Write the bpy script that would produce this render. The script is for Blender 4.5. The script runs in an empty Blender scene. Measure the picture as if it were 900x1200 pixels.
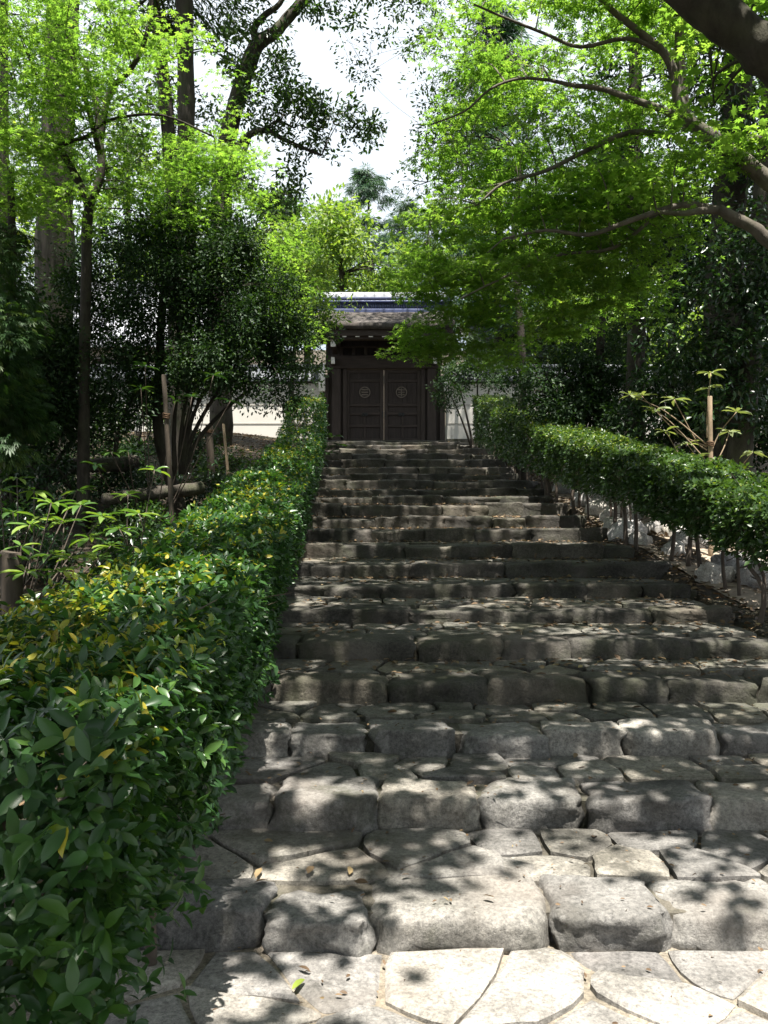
import bpy, bmesh, math, random
import numpy as np
from mathutils import Vector, Matrix, noise

# ------------------------------------------------------------------ camera, sky, sun, exposure
sc = bpy.context.scene
C = sc.collection
F, HY, EYE = 1038.0, 590.0, 1.55          # focal length and horizon in photo pixels, eye height in metres

cam_d = bpy.data.cameras.new('camera')
cam = bpy.data.objects.new('camera', cam_d); C.objects.link(cam)
cam.location = (0, 0, EYE); cam.rotation_euler = (math.pi/2, 0, 0)
cam_d.sensor_fit = 'VERTICAL'; cam_d.sensor_height = 24.0; cam_d.lens = 24.0*F/1200.0
cam_d.shift_y = (HY-600.0)/1200.0
cam_d.clip_start = 0.05; cam_d.clip_end = 1000
sc.camera = cam

SUN_EL = math.radians(75); SUN_AZ = math.radians(172)        # azimuth from +Y clockwise: high behind the viewer
SUN = np.array([math.sin(SUN_AZ)*math.cos(SUN_EL), math.cos(SUN_AZ)*math.cos(SUN_EL), math.sin(SUN_EL)])
world = bpy.data.worlds.new('World'); sc.world = world; world.use_nodes = True
wn = world.node_tree.nodes; wl = world.node_tree.links
sky = wn.new('ShaderNodeTexSky'); sky.sky_type = 'NISHITA'; sky.sun_disc = False
sky.sun_elevation = SUN_EL; sky.sun_rotation = SUN_AZ; sky.air_density = 1.0; sky.dust_density = 1.5; sky.ozone_density = 1.0
bg = wn['Background']; bg.inputs['Strength'].default_value = 0.052
# thin bright summer cloud over the whole sky
tc = wn.new('ShaderNodeTexCoord'); wno = wn.new('ShaderNodeTexNoise'); wno.inputs['Scale'].default_value = 2.2; wno.inputs['Detail'].default_value = 6
wr = wn.new('ShaderNodeValToRGB'); wr.color_ramp.elements[0].position = 0.22; wr.color_ramp.elements[1].position = 0.5
wmix = wn.new('ShaderNodeMix'); wmix.data_type = 'RGBA'
wl.new(tc.outputs['Generated'], wno.inputs['Vector']); wl.new(wno.outputs['Fac'], wr.inputs['Fac']); wl.new(wr.outputs['Color'], wmix.inputs['Factor'])
wl.new(sky.outputs['Color'], wmix.inputs[6]); wmix.inputs[7].default_value = (7.0, 7.6, 8.2, 1)
wl.new(wmix.outputs[2], bg.inputs['Color'])

sun_d = bpy.data.lights.new('sun', 'SUN'); sun_d.energy = 5.0; sun_d.angle = math.radians(0.53); sun_d.color = (1.0, 0.95, 0.87)
sun_o = bpy.data.objects.new('sun', sun_d); C.objects.link(sun_o)
sun_o.rotation_euler = Vector(SUN).to_track_quat('Z', 'Y').to_euler(); sun_o.location = (-6, -14, 30)

sc.view_settings.view_transform = 'Standard'; sc.view_settings.look = 'None'
sc.view_settings.exposure = 1.68; sc.view_settings.gamma = 1.0; sc.view_settings.use_curve_mapping = False
sc.render.engine = 'CYCLES'
cy = sc.cycles
cy.max_bounces = 9; cy.diffuse_bounces = 5; cy.glossy_bounces = 2; cy.transmission_bounces = 4; cy.transparent_max_bounces = 4
cy.sample_clamp_indirect = 4.0; cy.caustics_reflective = False; cy.caustics_refractive = False
cy.use_denoising = True
try: cy.denoiser = 'OPENIMAGEDENOISE'; cy.denoising_prefilter = 'ACCURATE'
except Exception: pass
cy.use_adaptive_sampling = False

# ------------------------------------------------------------------ helpers
rng = np.random.default_rng(11); random.seed(11)
def P(px, py, d): return np.array([(px-450.0)/F*d, d, EYE+(HY-py)/F*d])   # a photo point at depth d
def nrm(a): return a/np.maximum(np.linalg.norm(a, axis=-1, keepdims=True), 1e-9)
def lerp(a, b, t): return a+(b-a)*t

def tag(o, label=None, cat=None, group=None, kind=None):
    if label: o['label'] = label
    if cat: o['category'] = cat
    if group: o['group'] = group
    if kind: o['kind'] = kind
    return o
def empty(name, loc, label=None, cat=None, group=None, kind=None):
    o = bpy.data.objects.new(name, None); C.objects.link(o); o.location = tuple(float(v) for v in loc); o.empty_display_size = .2
    return tag(o, label, cat, group, kind)
def root_pos(p):
    m = Matrix.Identity(4)
    while p is not None:
        m = p.matrix_parent_inverse @ p.matrix_basis if p.parent is None else p.matrix_parent_inverse @ p.matrix_basis
        break
    return m
def put(name, me, parent=None, mat=None, loc=None):
    """link a mesh whose vertices are in world space (or local with loc)"""
    o = bpy.data.objects.new(name, me); C.objects.link(o)
    if loc is not None: o.location = tuple(float(v) for v in loc)
    if parent is not None:
        o.parent = parent
        top = parent
        off = Vector((0, 0, 0))
        while top is not None:
            if top.type == 'EMPTY' and top.parent is None: off = Vector(top.location)
            top = top.parent
        o.matrix_parent_inverse = Matrix.Translation(-off) if parent.parent is None else Matrix.Identity(4)
        if parent.parent is None and parent.type != 'EMPTY': o.matrix_parent_inverse = Matrix.Translation(-Vector(parent.location))
        if parent.parent is not None: o.matrix_parent_inverse = parent.matrix_basis.inverted()
    if mat is not None and not me.materials: me.materials.append(mat)
    return o
def mesh_np(name, V, T, mats=None, attr=None, smooth=False, quads=None):
    """V (n,3), T (m,3) triangles -> mesh, quickly"""
    me = bpy.data.meshes.new(name)
    V = np.ascontiguousarray(V, dtype=np.float32); T = np.ascontiguousarray(T, dtype=np.int32)
    k = T.shape[1]
    me.vertices.add(len(V)); me.vertices.foreach_set('co', V.ravel())
    me.loops.add(T.size); me.loops.foreach_set('vertex_index', T.ravel())
    me.polygons.add(len(T)); me.polygons.foreach_set('loop_start', np.arange(0, T.size, k, dtype=np.int32))
    if smooth: me.polygons.foreach_set('use_smooth', np.ones(len(T), dtype=bool))
    if attr is not None:
        a = me.attributes.new('tint', 'FLOAT', 'POINT'); a.data.foreach_set('value', np.ascontiguousarray(attr, dtype=np.float32))
    me.update(calc_edges=True)
    if mats: me.materials.append(mats)
    return me
class MB:
    """collects polygons of any size"""
    def __init__(s): s.v = []; s.f = []; s.sm = []
    def add(s, vs, fs, smooth=False):
        n = len(s.v); s.v += [tuple(float(c) for c in p) for p in vs]; s.f += [[i+n for i in f] for f in fs]; s.sm += [smooth]*len(fs)
        return s
    def box(s, x0, x1, y0, y1, z0, z1, bev=0.0):
        b = bev
        if b <= 0:
            vs = [(x, y, z) for z in (z0, z1) for y in (y0, y1) for x in (x0, x1)]
            return s.add(vs, [[0,2,3,1],[4,5,7,6],[0,1,5,4],[2,6,7,3],[0,4,6,2],[1,3,7,5]])
        vs = []; idx = {}
        for i, x in enumerate((x0, x1)):
            for j, y in enumerate((y0, y1)):
                for k, z in enumerate((z0, z1)):
                    dx, dy, dz = (b if i == 0 else -b), (b if j == 0 else -b), (b if k == 0 else -b)
                    idx[i,j,k] = len(vs); vs += [(x, y+dy, z+dz), (x+dx, y, z+dz), (x+dx, y+dy, z)]
        fs = []
        for i in (0, 1):
            q = [idx[i,0,0], idx[i,1,0], idx[i,1,1], idx[i,0,1]]; fs.append(q if i else q[::-1])
            q = [idx[0,i,0]+1, idx[1,i,0]+1, idx[1,i,1]+1, idx[0,i,1]+1]; fs.append(q[::-1] if i else q)
            q = [idx[0,0,i]+2, idx[1,0,i]+2, idx[1,1,i]+2, idx[0,1,i]+2]; fs.append(q if i else q[::-1])
        for a in (0, 1):
            for c in (0, 1):
                fs.append([idx[a,c,0], idx[a,c,1], idx[a,c,1]+1, idx[a,c,0]+1])
                fs.append([idx[a,0,c], idx[a,1,c], idx[a,1,c]+2, idx[a,0,c]+2])
                fs.append([idx[0,a,c]+1, idx[1,a,c]+1, idx[1,a,c]+2, idx[0,a,c]+2])
        for i in (0, 1):
            for j in (0, 1):
                for k in (0, 1): fs.append([idx[i,j,k], idx[i,j,k]+1, idx[i,j,k]+2])
        return s.add(vs, fs)
    def tube(s, pts, rad, sides=8, cap=True):
        pts = [Vector(p) for p in pts]; n = len(pts)
        rad = list(rad) if hasattr(rad, '__len__') else [rad]*n
        up = Vector((0.31, 0.83, 0.46)); vs = []; fs = []
        for i, p in enumerate(pts):
            t = (pts[min(i+1, n-1)]-pts[max(i-1, 0)]).normalized()
            a = t.cross(up)
            if a.length < 1e-3: a = t.cross(Vector((1, 0, 0)))
            a.normalize(); b = t.cross(a)
            for k in range(sides):
                th = 2*math.pi*k/sides; vs.append(p+(a*math.cos(th)+b*math.sin(th))*rad[i])
        for i in range(n-1):
            for k in range(sides):
                k2 = (k+1) % sides; fs.append([i*sides+k, i*sides+k2, (i+1)*sides+k2, (i+1)*sides+k])
        if cap: fs.append(list(range(sides))[::-1]); fs.append([(n-1)*sides+k for k in range(sides)])
        return s.add(vs, fs, True)
    def mesh(s, name, mat=None):
        me = bpy.data.meshes.new(name); me.from_pydata(s.v, [], s.f)
        me.polygons.foreach_set('use_smooth', s.sm)
        bm = bmesh.new(); bm.from_mesh(me); bmesh.ops.recalc_face_normals(bm, faces=bm.faces); bm.to_mesh(me); bm.free()
        if mat: me.materials.append(mat)
        return me
    def build(s, name, mat, parent=None, loc=None): return put(name, s.mesh(name, mat), parent, None, loc)

def smooth_path(pts, n=4):
    """Catmull-Rom through the points"""
    p = [np.asarray(q, float) for q in pts]; p = [2*p[0]-p[1]]+p+[2*p[-1]-p[-2]]; out = []
    for i in range(1, len(p)-2):
        for k in range(n):
            t = k/n; a, b, c, d = p[i-1], p[i], p[i+1], p[i+2]
            out.append(.5*((2*b)+(c-a)*t+(2*a-5*b+4*c-d)*t*t+(3*b-a-3*c+d)*t**3))
    out.append(p[-2]); return np.array(out)

# ------------------------------------------------------------------ materials
def new_mat(name):
    m = bpy.data.materials.new(name); m.use_nodes = True
    nt = m.node_tree; b = nt.nodes['Principled BSDF']; return m, nt.nodes, nt.links, b
def ramp(n, stops):
    r = n.new('ShaderNodeValToRGB'); e = r.color_ramp.elements
    while len(e) < len(stops): e.new(.5)
    for q, (p, c) in zip(e, stops): q.position = p; q.color = (*c, 1)
    return r
def tex(n, l, scale, detail=5, coord='pos', stretch=None, rough=.55):
    t = n.new('ShaderNodeTexNoise'); t.inputs['Scale'].default_value = scale; t.inputs['Detail'].default_value = detail; t.inputs['Roughness'].default_value = rough
    g = n.new('ShaderNodeNewGeometry') if coord == 'pos' else n.new('ShaderNodeTexCoord')
    src = g.outputs['Position'] if coord == 'pos' else g.outputs['Object']
    if stretch:
        mp = n.new('ShaderNodeMapping'); mp.inputs['Scale'].default_value = stretch; l.new(src, mp.inputs['Vector']); src = mp.outputs['Vector']
    l.new(src, t.inputs['Vector']); return t
def mixc(n, l, fac, a, b, mode='MIX'):
    m = n.new('ShaderNodeMix'); m.data_type = 'RGBA'; m.blend_type = mode
    for s, v in ((m.inputs[0], fac), (m.inputs[6], a), (m.inputs[7], b)):
        if hasattr(v, 'is_output'): l.new(v, s)
        elif isinstance(v, (int, float)): s.default_value = v
        else: s.default_value = (*v, 1)
    return m.outputs[2]
def bump(n, l, b, h, strength, dist=.02):
    u = n.new('ShaderNodeBump'); u.inputs['Strength'].default_value = strength; u.inputs['Distance'].default_value = dist
    l.new(h, u.inputs['Height']); l.new(u.outputs['Normal'], b.inputs['Normal'])

def stone_mat(name, dark, light, moss=0.3, warm=(.24, .205, .175), rough=.85):
    m, n, l, b = new_mat(name)
    a = tex(n, l, 4.0, 8); r = ramp(n, [(.28, dark), (.5, lerp(np.array(dark), np.array(light), .55)), (.72, light)]); l.new(a.outputs['Fac'], r.inputs['Fac'])
    s = tex(n, l, 55, 6, rough=.85); sr = ramp(n, [(.36, (.35, .35, .35)), (.5, (1, 1, 1)), (.64, (1.6, 1.58, 1.55))]); l.new(s.outputs['Fac'], sr.inputs['Fac'])
    c = mixc(n, l, .8, r.outputs['Color'], sr.outputs['Color'], 'MULTIPLY')
    st = tex(n, l, 2.1, 9, rough=.72); str_ = ramp(n, [(.36, (.38, .38, .36)), (.52, (1, 1, 1))]); l.new(st.outputs['Fac'], str_.inputs['Fac'])
    c = mixc(n, l, .8, c, str_.outputs['Color'], 'MULTIPLY')
    li = tex(n, l, 13, 6, rough=.7); lr_ = ramp(n, [(.58, (0, 0, 0)), (.68, (.5, .5, .5))]); l.new(li.outputs['Fac'], lr_.inputs['Fac'])
    c = mixc(n, l, lr_.outputs['Color'], c, tuple(np.minimum(np.array(light)*1.35, .8)))
    w = tex(n, l, 1.7, 4); wr_ = ramp(n, [(.5, (0, 0, 0)), (.68, (1, 1, 1))]); l.new(w.outputs['Fac'], wr_.inputs['Fac'])
    c = mixc(n, l, mixc(n, l, .65, wr_.outputs['Color'], (0, 0, 0)), c, warm)
    oi = n.new('ShaderNodeObjectInfo'); orr = ramp(n, [(0, (.68, .68, .70)), (.5, (1, 1, 1)), (1, (1.25, 1.2, 1.1))]); l.new(oi.outputs['Random'], orr.inputs['Fac'])
    c = mixc(n, l, 1.0, c, orr.outputs['Color'], 'MULTIPLY')
    if moss > 0:
        q = tex(n, l, 2.6, 7, rough=.7); qr = ramp(n, [(.62-.25*moss, (0, 0, 0)), (.75-.2*moss, (1, 1, 1))]); l.new(q.outputs['Fac'], qr.inputs['Fac'])
        c = mixc(n, l, mixc(n, l, .35, qr.outputs['Color'], (0, 0, 0)), c, (.052, .056, .032))
    l.new(c, b.inputs['Base Color']); b.inputs['Roughness'].default_value = rough; b.inputs['Specular IOR Level'].default_value = .3
    h = tex(n, l, 8, 14, rough=.74); bump(n, l, b, h.outputs['Fac'], .8, .035)
    return m
def plain(name, col, rough=.7, var=.25, scale=6, bstr=.25, stretch=None, spec=.3):
    m, n, l, b = new_mat(name); col = np.array(col)
    a = tex(n, l, scale, 7, stretch=stretch); r = ramp(n, [(.25, col*(1-var)), (.75, np.minimum(col*(1+var), .95))]); l.new(a.outputs['Fac'], r.inputs['Fac'])
    l.new(r.outputs['Color'], b.inputs['Base Color']); b.inputs['Roughness'].default_value = rough; b.inputs['Specular IOR Level'].default_value = spec
    h = tex(n, l, scale*5, 6, stretch=stretch); bump(n, l, b, h.outputs['Fac'], bstr, .01)
    return m
def bark_mat(name, c0, c1, stretch=(9, 9, 1.3), moss=0.0, scale=2.0, bs=.9):
    m, n, l, b = new_mat(name)
    a = tex(n, l, scale, 8, stretch=stretch, rough=.65); r = ramp(n, [(.3, c0), (.7, c1)]); l.new(a.outputs['Fac'], r.inputs['Fac'])
    q = tex(n, l, 3.0, 6); qr = ramp(n, [(.48, (0, 0, 0)), (.66, (1, 1, 1))]); l.new(q.outputs['Fac'], qr.inputs['Fac'])
    c = mixc(n, l, mixc(n, l, moss, (0, 0, 0), qr.outputs['Color']), r.outputs['Color'], (.10, .115, .06))
    l.new(c, b.inputs['Base Color']); b.inputs['Roughness'].default_value = .9; b.inputs['Specular IOR Level'].default_value = .2
    bump(n, l, b, a.outputs['Fac'], bs, .04); return m
def leaf_mat(name, stops, trans=.4, tcol=1.6, rough=.4, spec=.5, yellow=(1.0, 1.05, .35)):
    m, n, l, b = new_mat(name)
    at = n.new('ShaderNodeAttribute'); at.attribute_name = 'tint'
    r = ramp(n, stops); l.new(at.outputs['Fac'], r.inputs['Fac'])
    l.new(r.outputs['Color'], b.inputs['Base Color']); b.inputs['Roughness'].default_value = rough; b.inputs['Specular IOR Level'].default_value = spec
    t = n.new('ShaderNodeBsdfTranslucent'); tc_ = mixc(n, l, 1.0, r.outputs['Color'], tuple(np.array(yellow)*tcol), 'MULTIPLY'); l.new(tc_, t.inputs['Color'])
    mx = n.new('ShaderNodeMixShader'); mx.inputs[0].default_value = trans
    l.new(b.outputs[0], mx.inputs[1]); l.new(t.outputs[0], mx.inputs[2]); l.new(mx.outputs[0], n['Material Output'].inputs['Surface'])
    return m

M = {}
M['edge'] = stone_mat('weathered_granite', (.10, .096, .089), (.29, .28, .262), .2)
M['edge_mossy_shade'] = stone_mat('mossy_granite_shaded', (.034, .032, .027), (.105, .098, .085), .55)  # moss, plus a darker stone colour that deepens the shade on upper risers
M['pave'] = stone_mat('flat_paving_stone', (.105, .10, .093), (.28, .27, .25), .25)
M['pave_mossy'] = stone_mat('mossy_paving_stone', (.07, .068, .058), (.19, .182, .158), .5)
M['mortar'] = stone_mat('earthy_mortar', (.07, .065, .05), (.16, .145, .12), .6, rough=.95)
M['mortar_near'] = stone_mat('pale_mortar', (.14, .125, .105), (.27, .245, .21), .2, rough=.95)
M['pave_foot'] = stone_mat('worn_sunlit_paving', (.16, .153, .143), (.38, .365, .345), .0, warm=(.33, .29, .255))  # worn stone, its colour lifted so the sunlit foot reads brighter
M['mortar_foot'] = stone_mat('worn_pale_mortar', (.13, .118, .10), (.30, .275, .24), .05, warm=(.34, .28, .22), rough=.95)
M['boulder'] = stone_mat('pale_boulder', (.30, .29, .28), (.58, .57, .55), .0, warm=(.42, .36, .30))
M['bark_cedar'] = bark_mat('cedar_bark', (.03, .026, .021), (.10, .087, .072), moss=.45)
M['bark_dark'] = bark_mat('dark_bark', (.018, .016, .013), (.065, .056, .045), stretch=(5, 5, 2), moss=.3)
M['bark_maple'] = bark_mat('maple_bark', (.12, .10, .085), (.30, .26, .22), stretch=(5, 5, 2), moss=.35, bs=.5)
M['bark_pale'] = bark_mat('pale_bark', (.06, .052, .042), (.17, .15, .125), stretch=(4, 4, 2), moss=.5, bs=.5)
M['twig'] = plain('twig_bark', (.09, .07, .055), .85, .4, 12, .2)
M['stem'] = plain('hedge_stem_bark', (.085, .068, .054), .85, .35, 14, .4)
M['timber'] = plain('aged_dark_timber', (.045, .034, .029), .72, .38, 2.0, .35, stretch=(8, 8, 1.2))
M['timber_h'] = plain('aged_dark_beam', (.044, .033, .028), .72, .38, 2.0, .35, stretch=(1.2, 8, 8))
M['panel'] = plain('door_board', (.037, .028, .025), .75, .35, 2.0, .35, stretch=(10, 8, 1.0))
M['timber_red'] = plain('reddish_timber', (.20, .075, .05), .7, .3, 3, .3)
M['white_end'] = plain('white_paint', (.80, .78, .74), .7, .12, 8, .1)
M['crest'] = plain('faded_crest_wood', (.15, .125, .105), .7, .25, 10, .3)
M['iron'] = plain('black_iron', (.02, .02, .02), .5, .3, 20, .2)
M['tile'] = plain('blue_grey_tile_sky_tint', (.07, .085, .165), .32, .3, 9, .12, spec=.6)  # blue-grey tile, its blue deepened to stand in for reflected sky
M['tile_dark'] = plain('grey_coping_tile', (.07, .078, .088), .5, .35, 9, .2, spec=.4)
M['tile_pale_glare'] = plain('pale_tile_with_glare', (.33, .34, .37), .45, .25, 7, .2)  # pale tile; on the ridge caps the sun glare is put into the colour
M['barkroof'] = stone_mat('cypress_bark_thatch', (.028, .026, .026), (.09, .083, .082), .2, warm=(.06, .05, .045), rough=.95)
M['plaster'] = plain('white_plaster', (.60, .58, .53), .85, .08, 1.6, .12)
M['band'] = plain('grey_plaster_line', (.42, .40, .36), .85, .1, 3, .1)
M['stake'] = plain('weathered_stake', (.30, .225, .15), .8, .35, 5, .4, stretch=(6, 6, 1))
M['stake_dark'] = plain('dark_stake', (.075, .06, .045), .85, .35, 5, .4, stretch=(6, 6, 1))
M['rope'] = plain('palm_rope', (.10, .06, .035), .9, .3, 40, .5)

# soil
m, n, l, b = new_mat('leafy_soil')
a = tex(n, l, 1.3, 8, rough=.7); r = ramp(n, [(.3, (.025, .019, .013)), (.5, (.055, .041, .027)), (.7, (.095, .073, .05))]); l.new(a.outputs['Fac'], r.inputs['Fac'])
q = tex(n, l, .8, 5); qr = ramp(n, [(.52, (0, 0, 0)), (.66, (1, 1, 1))]); l.new(q.outputs['Fac'], qr.inputs['Fac'])
c = mixc(n, l, mixc(n, l, .6, (0, 0, 0), qr.outputs['Color']), r.outputs['Color'], (.045, .06, .02))
s = tex(n, l, 40, 4); sr = ramp(n, [(.3, (.5, .5, .5)), (.7, (1.3, 1.25, 1.2))]); l.new(s.outputs['Fac'], sr.inputs['Fac'])
l.new(mixc(n, l, .8, c, sr.outputs['Color'], 'MULTIPLY'), b.inputs['Base Color']); b.inputs['Roughness'].default_value = .95
h = tex(n, l, 14, 8, rough=.7); bump(n, l, b, h.outputs['Fac'], 1.0, .06); M['soil'] = m
M['sand'] = plain('gravelly_sand', (.26, .215, .165), .95, .25, 9, .5)

M['maple'] = leaf_mat('maple_leaf', [(0, (.075, .145, .026)), (.55, (.125, .21, .038)), (1, (.20, .285, .058))], .62, 1.7, .5, .3, yellow=(.98, 1.08, .55))
M['maple_dark'] = leaf_mat('maple_leaf_deep', [(0, (.035, .10, .014)), (.6, (.06, .16, .02)), (1, (.11, .23, .03))], .5, 1.7, .45, .35)
M['glossy'] = leaf_mat('glossy_evergreen_leaf', [(0, (.012, .034, .012)), (.6, (.022, .058, .017)), (1, (.05, .10, .02))], .25, 1.5, .32, .55)
M['shade'] = leaf_mat('camellia_leaf', [(0, (.012, .032, .012)), (.6, (.022, .052, .017)), (1, (.05, .095, .022))], .28, 1.5, .55, .3)
M['oak'] = leaf_mat('oak_leaf', [(0, (.020, .05, .018)), (.6, (.04, .085, .022)), (1, (.10, .16, .03))], .4, 1.6, .35, .5)
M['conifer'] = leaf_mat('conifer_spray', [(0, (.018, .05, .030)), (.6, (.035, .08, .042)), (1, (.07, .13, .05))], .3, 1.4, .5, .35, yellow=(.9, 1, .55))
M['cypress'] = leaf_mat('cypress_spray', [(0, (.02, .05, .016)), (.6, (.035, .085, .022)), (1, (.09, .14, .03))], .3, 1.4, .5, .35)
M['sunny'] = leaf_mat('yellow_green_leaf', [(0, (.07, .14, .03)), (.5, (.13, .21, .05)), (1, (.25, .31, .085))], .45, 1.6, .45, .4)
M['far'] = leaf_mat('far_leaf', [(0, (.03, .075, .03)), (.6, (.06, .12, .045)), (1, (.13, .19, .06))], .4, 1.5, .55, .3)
M['hedge'] = leaf_mat('hedge_leaf', [(0, (.018, .050, .018)), (.45, (.038, .098, .025)), (.7, (.085, .165, .032)), (.82, (.16, .22, .025)), (.93, (.34, .30, .04)), (1, (.30, .12, .04))], .3, 1.7, .36, .45)
M['hedge_right'] = leaf_mat('small_hedge_leaf', [(0, (.024, .050, .017)), (.5, (.050, .098, .028)), (.8, (.11, .18, .035)), (.93, (.20, .24, .035)), (1, (.30, .20, .04))], .3, 1.6, .36, .45)
M['rhodo'] = leaf_mat('rhododendron_leaf', [(0, (.05, .11, .03)), (.6, (.10, .19, .04)), (1, (.20, .28, .06))], .3, 1.6, .33, .5)
M['rhodo_pale'] = leaf_mat('dull_rhododendron_leaf', [(0, (.09, .12, .05)), (.5, (.15, .19, .085)), (1, (.26, .30, .16))], .25, 1.5, .4, .4)
M['litter'] = leaf_mat('dead_leaf', [(0, (.06, .040, .026)), (.45, (.13, .085, .05)), (.75, (.22, .155, .09)), (.9, (.30, .24, .11)), (1, (.20, .26, .04))], .15, 1.2, .6, .3, yellow=(1, .9, .6))

# ------------------------------------------------------------------ leaf shapes (x across, y along, z up; unit length)
def tpl_oval(w=.2):
    v = [(0,0,0), (-w*.75,.22,.05), (0,.22,0), (w*.75,.22,.05), (-w,.52,.06), (0,.52,.0), (w,.52,.06), (-w*.62,.82,.0), (0,.82,-.05), (w*.62,.82,.0), (0,1,-.12)]
    f = [(0,2,1),(0,3,2),(1,2,5),(1,5,4),(2,3,6),(2,6,5),(4,5,8),(4,8,7),(5,6,9),(5,9,8),(7,8,10),(8,9,10)]
    return np.array(v, float), np.array(f)
def tpl_diamond(w=.22):
    return np.array([(0,0,0), (-w,.5,.06), (w,.5,.06), (0,1,-.06)], float), np.array([(0,3,1),(0,2,3)])
def tpl_six(w=.22):
    v = [(0,0,0), (-w*.9,.35,.06), (0,.4,0), (w*.9,.35,.06), (-w*.8,.7,.03), (w*.8,.7,.03), (0,1,-.09)]
    return np.array(v, float), np.array([(0,2,1),(0,3,2),(1,2,4),(2,3,5),(2,6,4),(2,5,6)])
def tpl_maple(lobes=7):
    ang = np.radians(np.linspace(-130, 130, lobes)); ln = .62*(1-.42*(np.abs(ang)/math.radians(130))**1.5)
    v = [(0, 0, 0)]; f = []
    for i, (a, L_) in enumerate(zip(ang, ln)):
        d = math.radians(260/(lobes-1))/2; k = len(v)
        for aa, rr, z in ((a-d*.95, .15, 0), (a-d*.42, L_*.55, -.01), (a, L_, -.06), (a+d*.42, L_*.55, -.01), (a+d*.95, .15, 0)):
            v.append((math.sin(aa)*rr, math.cos(aa)*rr, z))
        f += [(0, k+1, k), (0, k+3, k+1), (k+1, k+3, k+2), (0, k+4, k+3)]
    return np.array(v), np.array(f)
def tpl_star(lobes=5):
    ang = np.radians(np.linspace(-115, 115, lobes)); ln = .62*(1-.35*(np.abs(ang)/math.radians(115))**1.5)
    v = [(0, -.02, 0)]; f = []
    for a, L_ in zip(ang, ln):
        k = len(v); v += [(math.sin(a-.36)*L_*.52, math.cos(a-.36)*L_*.52, 0), (math.sin(a)*L_, math.cos(a)*L_, -.06), (math.sin(a+.36)*L_*.52, math.cos(a+.36)*L_*.52, 0)]
        f += [(0, k+2, k), (k, k+2, k+1)]
    return np.array(v), np.array(f)
def tpl_spray():
    v = [(0,0,0)]; f = []
    for a, L_ in ((-.75,.55), (-.35,.85), (0,1.0), (.35,.85), (.75,.55)):
        k = len(v); v += [(math.sin(a-.12)*L_*.6, math.cos(a-.12)*L_*.6, -.05), (math.sin(a)*L_, math.cos(a)*L_, -.2*L_), (math.sin(a+.12)*L_*.6, math.cos(a+.12)*L_*.6, -.05)]
        f += [(0, k+2, k), (k, k+2, k+1)]
    return np.array(v), np.array(f)
T_OVAL, T_DIA, T_SIX, T_MAPLE, T_STAR, T_SPRAY = tpl_oval(), tpl_diamond(), tpl_six(), tpl_maple(), tpl_star(), tpl_spray()
T_LONG = tpl_oval(.15); T_SPRAY3 = (T_SPRAY[0], T_SPRAY[1][[0, 1, 4, 5, 8, 9]]); T_STAR7 = tpl_star(7); T_BROAD = tpl_diamond(.30); T_DIA2 = tpl_diamond(.26)

# shafts: gaps in the canopy, as lines toward the sun through a lit spot (point, radius)
SHAFTS = []
LITS = []          # whole crowns that stand in the sun: only the taller trees above them open up
def keep_mask(pos, over=False):
    ok = np.ones(len(pos), bool)
    for q, r in SHAFTS+(LITS if over else []):
        d = pos-q; t = d@SUN; perp = d-t[:, None]*SUN
        ok &= ~((t > .9) & ((perp*perp).sum(1) < (r*.95+.03)**2))
    return ok
def leaf_mesh(name, pos, axis, normal, L, tint, tpl, mat, gaps=True):
    pos = np.asarray(pos)
    if gaps and len(SHAFTS):
        k = keep_mask(pos, gaps == 'over'); pos, axis, normal, L, tint = pos[k], axis[k], normal[k], L[k], tint[k]
    axis = nrm(axis); side = nrm(np.cross(axis, normal)); normal = np.cross(side, axis)
    tv, tf = tpl
    V = pos[:, None, :]+L[:, None, None]*(tv[None, :, 0:1]*side[:, None, :]+tv[None, :, 1:2]*axis[:, None, :]+tv[None, :, 2:3]*normal[:, None, :])
    T = (tf[None]+(np.arange(len(pos))*len(tv))[:, None, None]).reshape(-1, 3)
    return mesh_np(name, V.reshape(-1, 3), T, mat, np.repeat(tint, len(tv)))

# ------------------------------------------------------------------ steps: front distance and top height, read off the photo
SD = [3.07, 3.86, 4.57, 5.25, 5.97, 6.87, 7.7, 8.66, 9.6, 10.75, 11.8, 12.85, 13.9, 14.9, 15.9, 16.9, 17.9, 18.9, 19.9, 20.9, 21.9, 24.2]
ST = [1073, 939, 859.5, 799, 752.5, 715.5, 689, 663, 641, 623, 608, 592.5, 583, 574, 564, 557, 548, 540, 533, 527, 522, 518.5]
SZ = [EYE-(t-HY)/F*d for t, d in zip(ST, SD)]
GATE_Y, GATE_Z = 26.0, 3.38
def prof(y):
    return float(np.interp(y, [2.6]+[d+.4 for d in SD]+[26, 34, 60, 120], [0]+SZ+[3.32, 3.4, 9.5, 22]))
def xl(y): return -.78-.035*y          # stair edges
def xr(y): return 2.78-.012*y
def terrain(x, y):
    z = prof(y)
    if x < -1.9: z += min(.32, (-1.9-x)*.12)
    if x > 3.3: z += -.10*max(0, 1-abs(x-4.2)/.9)+max(0, x-5.2)*.05
    z += .05*noise.noise(Vector((x*.7, y*.7, 3.1)))+.02*noise.noise(Vector((x*2.5, y*2.5, 7.7)))
    if y < 24.6 and xl(y)-.05 < x < xr(y)-.02: z -= .3
    elif y < 24.6 and -3.4 < x < 3.2: z -= .03
    return z
xs = np.unique(np.concatenate([np.arange(-90, -12, 6), np.arange(-12, 12, .25), np.arange(12, 91, 6)]))
ys = np.unique(np.concatenate([np.arange(-30, 0, 3), np.arange(0, 30, .25), np.arange(30, 141, 5)]))
V = np.array([(x, y, terrain(x, y)) for y in ys for x in xs]); nx = len(xs)
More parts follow.
